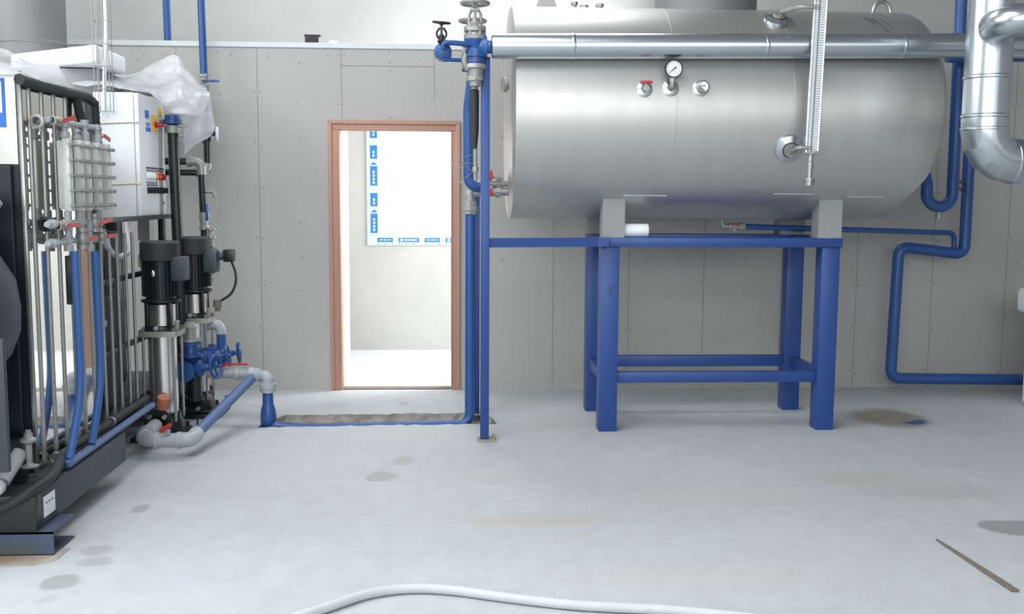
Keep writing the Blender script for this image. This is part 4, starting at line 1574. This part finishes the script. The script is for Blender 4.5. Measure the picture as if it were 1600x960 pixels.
def make_pump(x, y, label):
    P = thing('multistage_pump', (x, y, .03), label, 'pump', 'vertical multistage pumps')
    c = (x, y, 0)
    b = MB()
    b.lathe([(.07, .858), (.118, .86), (.118, .875), (.09, .88), (.09, 1.13), (0, 1.13)], c, n=40)
    for i in range(26):
        a = 2*PI*i/26
        u = V((math.cos(a), math.sin(a), 0))
        w = V((-u.y, u.x, 0))*.0035
        q0, q1 = V((x, y, .895))+u*.086, V((x, y, .895))+u*.113
        b.poly([q0-w, q1-w*.6, q1+w*.6, q0+w], (0, 0, .235))
    b.build('motor', 'black', P)
    b = MB()
    b.lathe([(.112, 1.115), (.118, 1.12), (.118, 1.225), (.108, 1.235), (0, 1.238)], c, n=40)
    b.build('fan_cover', 'rubber', P)
    b = MB()
    b.box((x+.075, y-.07, .99), (x+.165, y+.07, 1.14), bev=.012)
    b.box((x+.02, y-.118, 1.02), (x+.02+.001, y-.117, 1.03))
    b.build('terminal_box', 'teal', P)
    b = MB()
    b.box((x-.125, y-.03, 1.075), (x-.10, y+.03, 1.155), bev=.004)
    b.build('name_plate', 'cast', P)
    b = MB()
    b.ball((x-.012, y-.113, 1.04), .017, (.8, .5, 1.3), n=12)
    b.build('lifting_eye', 'chrome', P)
    # lantern with chrome guards
    b = MB()
    b.lathe([(.105, .855), (.07, .85), (.06, .82), (.06, .72), (.10, .705), (.118, .70), (.118, .672), (.09, .668)], c, n=32)
    for i in range(4):
        a = PI/4+i*PI/2
        b.box((x+.098*math.cos(a)-.012, y+.098*math.sin(a)-.012, .70), (x+.098*math.cos(a)+.012, y+.098*math.sin(a)+.012, .86), bev=.003)
    b.build('lantern', 'black', P)
    b = MB()
    b.lathe([(.08, .715), (.084, .715), (.084, .845), (.08, .845)], c, n=36)
    b.build('coupling_guard', 'chrome', P)
    b = MB()
    b.lathe([(0, 0), (.016, 0), (.016, .02), (.01, .026), (0, .026)], (x-.005, y-.10, .70), (0, -1, .2), n=12)
    b.cyl((x+.10, y-.05, .685), (x+.11, y-.06, .745), .016, n=10)
    b.build('vent_plug', 'cast', P)
    b = MB()
    b.box((x-.12, y-.12, .655), (x+.12, y+.12, .68), bev=.03)
    b.build('head_plate', 'cast', P)
    b = MB()
    b.lathe([(.082, .16), (.086, .165), (.086, .655), (.08, .66)], c, n=44)
    b.build('sleeve', 'chrome', P)
    for sx in (-1, 1):
        for sy in (-1, 1):
            b = MB()
            b.cyl((x+sx*.092, y+sy*.092, .12), (x+sx*.092, y+sy*.092, .69), .0085, n=10)
            b.cyl((x+sx*.092, y+sy*.092, .68), (x+sx*.092, y+sy*.092, .70), .014, n=6)
            b.build('stay_bolt', 'steel', P)
    b = MB()
    b.lathe([(.115, .04), (.125, .05), (.118, .10), (.10, .145), (.105, .165), (.08, .168)], c, n=32)
    b.box((x-.13, y-.13, .03), (x+.13, y+.13, .05), bev=.006)
    for sy in (-1, 1):
        b.cyl((x, y, .115), (x, y+sy*.15, .115), .05, n=22)
        b.lathe([(0, 0), (.085, 0), (.085, .022), (0, .022)], (x, y+sy*.15-(.022 if sy > 0 else 0), .118), (0, 1, 0), n=28)
    for sx in (-1, 1):
        for sy in (-1, 1):
            b.cyl((x+sx*.11, y+sy*.11, .05), (x+sx*.11, y+sy*.11, .075), .012, n=6)
    b.build('base', 'black', P)
    b = MB()
    for i in range(4):
        a = PI/4+i*PI/2
        b.cyl((x+.064*math.cos(a), y-.155, .118+.064*math.sin(a)), (x+.064*math.cos(a), y-.185, .118+.064*math.sin(a)), .013, n=8)
    b.build('flange_bolts', 'cast', P)
    b = MB()
    b.lathe([(0, 0), (.024, .0), (.027, .04), (.036, .05), (.038, .125), (.03, .13), (0, .128)], (x+.012, y-.105, .165), (.2, -.3, 1), n=16)
    b.build('plug', 'orange', P)
    return P


PU = make_pump(PX, PYc, 'front vertical pump with a black motor and shiny steel column')
P2 = dup(PU, (.03, .68, .0), 'rear vertical pump with a black motor, standing behind the front pump')
for nm, x, y, lab in (('pump_plate', PX, PYc, 'dark steel base plate under the front pump'), ('pump_plate', PX+.03, PYc+.68, 'dark steel base plate under the rear pump')):
    b = MB()
    b.box((x-.17, y-.17, 0), (x+.19, y+.17, .029), bev=.004)
    for dx, dy in ((.165, -.14), (.165, .14)):
        b.cyl((x+dx, y+dy, .029), (x+dx, y+dy, .10), .007, n=8)
    tag(b.build(nm, 'black'), lab, 'plate')
# pressure switch, loop cable at the rear pump
pz = thing('pressure_switch', (-1.62, 7.1, .98), 'black pressure switch with a cone-shaped body right of the rear pump', 'switch')
b = MB()
b.box((-1.60, 7.05, 1.06), (-1.53, 7.13, 1.145), bev=.006)
b.build('plug', 'black', pz)
b = MB()
b.lathe([(.02, 0), (.062, .005), (.066, .02), (.03, .075), (.028, .1)], (-1.70, 7.09, 1.10), (1, 0, 0), n=24)
b.box((-1.76, 7.03, 1.03), (-1.69, 7.15, 1.165), bev=.01)
b.build('body', 'teal', pz)
b = MB()
b.tube([(-1.55, 7.09, 1.06), (-1.52, 7.09, .98), (-1.525, 7.09, .90), (-1.56, 7.1, .83), (-1.66, 7.12, .77)], .009, n=8, fil=.08)
b.build('cable', 'rubber', pz)
b = MB()
b.cyl((-1.66, 7.12, .74), (-1.66, 7.12, .79), .03, n=14)
b.cyl((-1.66, 7.12, .71), (-1.66, 7.12, .74), .022, n=6)
b.build('sensor', 'wood', pz)
b = MB()
b.tube([(-1.77, 6.96, 1.02), (-1.80, 6.93, 1.0), (-1.88, 6.9, .88), (-1.90, 6.9, .8)], .011, n=8, fil=.06)
tag(b.build('motor_cable', 'rubber'), 'dark motor cable drooping between the two pumps', 'cable')
# tall taps next to the rear motor
b = MB()
b.lathe([(.02, 0), (.02, .05), (.035, .055), (.035, .075), (.018, .08), (.018, .11), (.034, .115), (.034, .13), (0, .135)], (-1.69, 7.1, 1.165), n=16)
tag(b.build('relief_valve', 'cast'), 'small grey relief valve above the pressure switch', 'valve')
b = MB()
b.lathe([(.02, 0), (.02, .02), (.034, .025), (.034, .04), (.018, .044), (.018, .07), (.03, .074), (.03, .09), (0, .09)], (-1.695, 7.08, .90), n=16)
tag(b.build('check_valve', 'cast'), 'small grey check valve below the pressure switch', 'valve')
# rear pump discharge: grey elbow to blue pipe
ds = thing('discharge_pipe', (-1.62, 7.05, .35), 'short blue pipe with a grey elbow right of the rear pump', 'pipe')
b = MB()
b.tube([(-1.72, 7.05, .62), (-1.645, 7.05, .63), (-1.625, 7.05, .585), (-1.625, 7.05, .56)], .036, n=18, fil=.04)
b.build('elbow', 'grey', ds)
b = MB()
b.cyl((-1.625, 7.05, .57), (-1.625, 7.05, .35), .032, n=18)
b.build('pipe', 'blue2', ds)


def blue_gate(c, axis, label, R=.07):
    c = V(c)
    ax = V(axis).normalized()
    g = thing('handwheel_valve', c-V((0, 0, .05)), label, 'valve', 'blue handwheel valves between the pumps')
    b = MB()
    b.lathe([(.03, -.13), (.058, -.128), (.058, -.11), (.04, -.10), (.045, -.06), (.055, -.05), (.055, -.035), (.03, -.03), (.022, .03), (.014, .04), (.009, .09)], c, ax, n=22)
    b.ball(c-ax*.12, .055, (1, 1, 1), n=14)
    b.build('body', 'blue2', g)
    b = MB()
    u = V((0, 1, 0))
    b.lathe([(0, -.10), (.068, -.10), (.068, -.085), (.05, -.08), (.05, .08), (.068, .085), (.068, .10), (0, .10)], c-ax*.13, u, n=24)
    b.build('flanged_ends', 'blue2', g)
    b = MB()
    handwheel(b, c+ax*.07, ax, R, .0095, 5, .018, ph=.3)
    b.build('handwheel', 'blue2', g)
    return g


blue_gate((-1.64, 6.66, .39), (1, -.25, .15), 'blue handwheel valve nearest the front pump', .075)
blue_gate((-1.60, 6.82, .43), (1, .1, .2), 'blue handwheel valve between the two pumps, behind the nearest')
blue_gate((-1.58, 7.06, .42), (1, .35, .05), 'blue handwheel valve right of the rear pump', .068)
cv = thing('check_valve', (-1.76, 6.68, .48), 'grey and blue flanged check valve standing between the pumps', 'valve')
b = MB()
b.lathe([(.04, 0), (.07, .004), (.07, .022), (.05, .026), (.045, .08), (.07, .084), (.07, .10), (.03, .104)], (-1.735, 6.66, .46), n=24)
b.build('body', 'blue2', cv)
b = MB()
b.lathe([(0, .105), (.068, .105), (.068, .122), (.04, .125), (.038, .17), (.045, .2), (.03, .23), (0, .235)], (-1.735, 6.66, .46), n=22)
b.build('cover', 'cast', cv)
b = MB()
b.lathe([(0, 0), (.06, 0), (.06, .02), (.045, .022), (.045, .2), (.06, .21), (.06, .23), (0, .23)], (-1.73, 6.72, .16), n=22)
tag(b.build('valve_stub', 'black'), 'black flanged stub standing under the blue handwheel valves', 'pipe fitting')

# grey pvc suction line and its dusty blue pipe
pv = thing('suction_line', (-1.6, 6.2, 0), 'grey plastic suction line with a dusty blue pipe along the floor', 'pipe')
zc = .10
b = MB()
b.tube([(-1.83, 6.16, .115), (-1.83, 5.88, zc), (-1.71, 5.84, zc)], .043, n=20, fil=.06)
b.lathe([(.044, 0), (.05, .003), (.05, .03), (.044, .033)], (-1.83, 5.97, zc+.006), (0, 1, 0), n=20)
b.build('elbow', 'grey', pv)
b = MB()
b.lathe([(.048, -.075), (.052, -.07), (.052, -.055), (.042, -.05), (.042, .05), (.05, .055), (.05, .07), (.046, .075)], (-1.665, 5.84, zc), (1, 0, 0), n=22)
b.cyl((-1.66, 5.82, zc+.04), (-1.655, 5.81, zc+.065), .014, n=10)
b.build('valve_body', 'grey', pv)
b = MB()
b.poly([(-1.70, 5.80, zc+.05), (-1.70, 5.82, zc+.06), (-1.635, 5.82, zc+.095), (-1.635, 5.80, zc+.085)], (0, -.02, .02))
b.build('lever', 'redpaint', pv, smooth=False)
b = MB()
b.tube([(-1.62, 5.84, zc), (-1.525, 5.84, zc+.005), (-1.525, 5.93, zc+.02)], .044, n=20, fil=.06)
b.build('elbow', 'grey', pv)
b = MB()
b.tube([(-1.527, 5.90, zc+.015), (-1.35, 6.72, .31)], .033, n=18)
b.build('blue_pipe', 'bluelight', pv)['label'] = 'dusty light blue pipe'
b = MB()
b.cyl((-1.66, 6.79, .335), (-1.38, 6.75, .33), .036, n=18)
b.lathe([(.037, 0), (.046, .003), (.046, .03), (.037, .033)], (-1.47, 6.76, .33), (1, 0, 0), n=18)
b.lathe([(.037, 0), (.046, .003), (.046, .03), (.037, .033)], (-1.64, 6.79, .335), (1, 0, 0), n=18)
b.cyl((-1.39, 6.75, .33), (-1.30, 6.73, .325), .042, n=18)
b.ball((-1.365, 6.745, .33), .047, n=16)
b.build('tee', 'grey', pv)
b = MB()
b.tube([(-1.31, 6.73, .325), (-1.245, 6.69, .325), (-1.245, 6.69, .235)], .037, n=18, fil=.05)
b.lathe([(.038, 0), (.047, .003), (.047, .03), (.038, .033)], (-1.33, 6.735, .326), (1, -.2, 0), n=18)
b.lathe([(.04, 0), (.05, .003), (.05, .028), (.056, .03), (.056, .06), (.044, .063), (.044, .085)], (-1.245, 6.69, .215), n=12)
b.build('elbow', 'grey', pv)
b = MB()
b.poly([(-1.57, 6.73, .37), (-1.56, 6.73, .395), (-1.50, 6.72, .405), (-1.38, 6.71, .405), (-1.38, 6.71, .395), (-1.5, 6.72, .395)], (0, .02, 0))
b.build('lever', 'red', pv, smooth=False)['label'] = 'flat red lever'

# ------------------------------------------------------------------ plastic film


def film(name, rows, label, wr=.014, sub=7, seed=0):
    """rows: grid of control points, interpolated by Catmull-Rom and creased by noise"""
    def cr(p, t):
        k = min(int(t), len(p)-2)
        u = t-k
        p0, p1, p2, p3 = p[max(k-1, 0)], p[k], p[k+1], p[min(k+2, len(p)-1)]
        return .5*((2*p1)+(p2-p0)*u+(2*p0-5*p1+4*p2-p3)*u*u+(3*p1-p0-3*p2+p3)*u**3)
    R_ = [[V(q) for q in r] for r in rows]
    nr, nc = len(R_), len(R_[0])
    bm_ = MB()
    g = []
    for i in range((nr-1)*sub+1):
        ti = i/sub
        line = []
        for j in range((nc-1)*sub+1):
            tj = j/sub
            colpts = [cr(R_[k], tj) for k in range(nr)]
            q = cr(colpts, ti)
            n1 = noise.noise(V((q.x*7+seed, q.y*7, q.z*9)))
            n2 = noise.noise(V((q.x*22+seed, q.y*15, q.z*22)))
            n3 = 1-abs(noise.noise(V((q.x*5, q.y*4+seed, q.z*12))))*2
            d_ = wr*(n1*.9+n2*.4+n3*.7)
            line.append(bm_.bm.verts.new(q+V((d_*.6, -d_*.6, d_))))
        g.append(line)
    for i in range(len(g)-1):
        for j in range(len(g[0])-1):
            bm_.bm.faces.new((g[i][j], g[i][j+1], g[i+1][j+1], g[i+1][j]))
    return bm_.build(name, 'film', ang=70)


FB = film('plastic_sheet', [
    [PP(120, 124, 7.5), PP(160, 121, 7.5), PP(205, 119, 7.5), PP(240, 100, 7.45), PP(266, 90, 7.4), PP(283, 96, 7.4), PP(300, 127, 7.4)],
    [PP(118, 126, 7.2), PP(160, 122, 7.2), PP(205, 121, 7.2), PP(245, 120, 7.2), PP(272, 116, 7.2), PP(292, 124, 7.25), PP(318, 138, 7.3)],
    [PP(115, 128, 6.9), PP(160, 126, 6.8), PP(205, 139, 6.85), PP(246, 142, 6.95), PP(275, 147, 6.83), PP(300, 152, 6.95), PP(326, 150, 7.1)],
    [PP(112, 133, 6.55), PP(160, 135, 6.5), PP(205, 142, 6.5), PP(238, 150, 6.5), PP(262, 174, 6.78), PP(290, 181, 6.82), PP(316, 184, 7.0)],
], '', wr=.016, seed=2)
tag(FB, 'milky plastic sheet draped over the cabinet and the pipes beside it', 'plastic sheet')
FT = film('plastic_sheet', [
    [PP(284, 176, 7.12), PP(305, 160, 7.14), PP(327, 143, 7.16)],
    [PP(284, 200, 7.12), PP(308, 190, 7.16), PP(331, 172, 7.18)],
    [PP(286, 222, 7.12), PP(310, 212, 7.16), PP(334, 205, 7.2)],
    [PP(288, 243, 7.12), PP(304, 229, 7.15), PP(322, 218, 7.18)],
], '', wr=.012, seed=5)
tag(FT, 'loose hanging tail of milky plastic sheet in front of the partition', 'plastic sheet')
FA = film('plastic_sheet', [
    [PP(-60, 40, 5.0), PP(-20, 60, 5.1), PP(5, 78, 5.3), PP(40, 98, 5.5), PP(85, 102, 5.7)],
    [PP(-60, 75, 4.8), PP(-20, 88, 4.85), PP(10, 100, 4.95), PP(50, 108, 5.1), PP(90, 104, 5.3)],
    [PP(-60, 110, 4.55), PP(-20, 113, 4.55), PP(15, 113, 4.55), PP(60, 116, 4.75), PP(98, 118, 5.0)],
    [PP(-60, 118, 4.5), PP(-20, 119, 4.5), PP(25, 118, 4.5), PP(72, 128, 4.72), PP(112, 138, 5.02)],
], '', wr=.012, seed=9)
tag(FA, 'milky plastic sheet lying over the black ribbed hose at upper left', 'plastic sheet')

# ------------------------------------------------------------------ loose things on the floor
b = MB()
b.tube([(-1.1, 3.05, .02), (-.62, 3.45, .02), (-.47, 3.58, .02), (-.33, 3.71, .02), (-.18, 3.755, .02), (-.02, 3.73, .02), (.2, 3.64, .02), (.44, 3.56, .02), (.8, 3.5, .02), (1.3, 3.35, .02)], .0185, n=16, fil=.08)
tag(b.build('floor_hose', 'offwhite'), 'pale grey hose curving across the floor in the foreground', 'hose')
b = MB()
n_ = 14
for k in range(n_):
    t0, t1 = k/n_, (k+1)/n_
    w0 = .006+.010*t0**.7+random.uniform(-.002, .002)
    w1 = .006+.010*t1**.7
    a, c = V((2.150, 4.26, 0)).lerp(V((2.172, 3.66, 0)), t0), V((2.150, 4.26, 0)).lerp(V((2.172, 3.66, 0)), t1)
    b.poly([a+V((-w0, 0, 0)), a+V((w0, 0, 0)), c+V((w1, 0, 0)), c+V((-w1, 0, 0))], (0, 0, .006+.004*t0))
tag(b.build('wood_strip', 'wood', smooth=False), 'thin splintered wooden strip lying on the floor at lower right', 'strip')
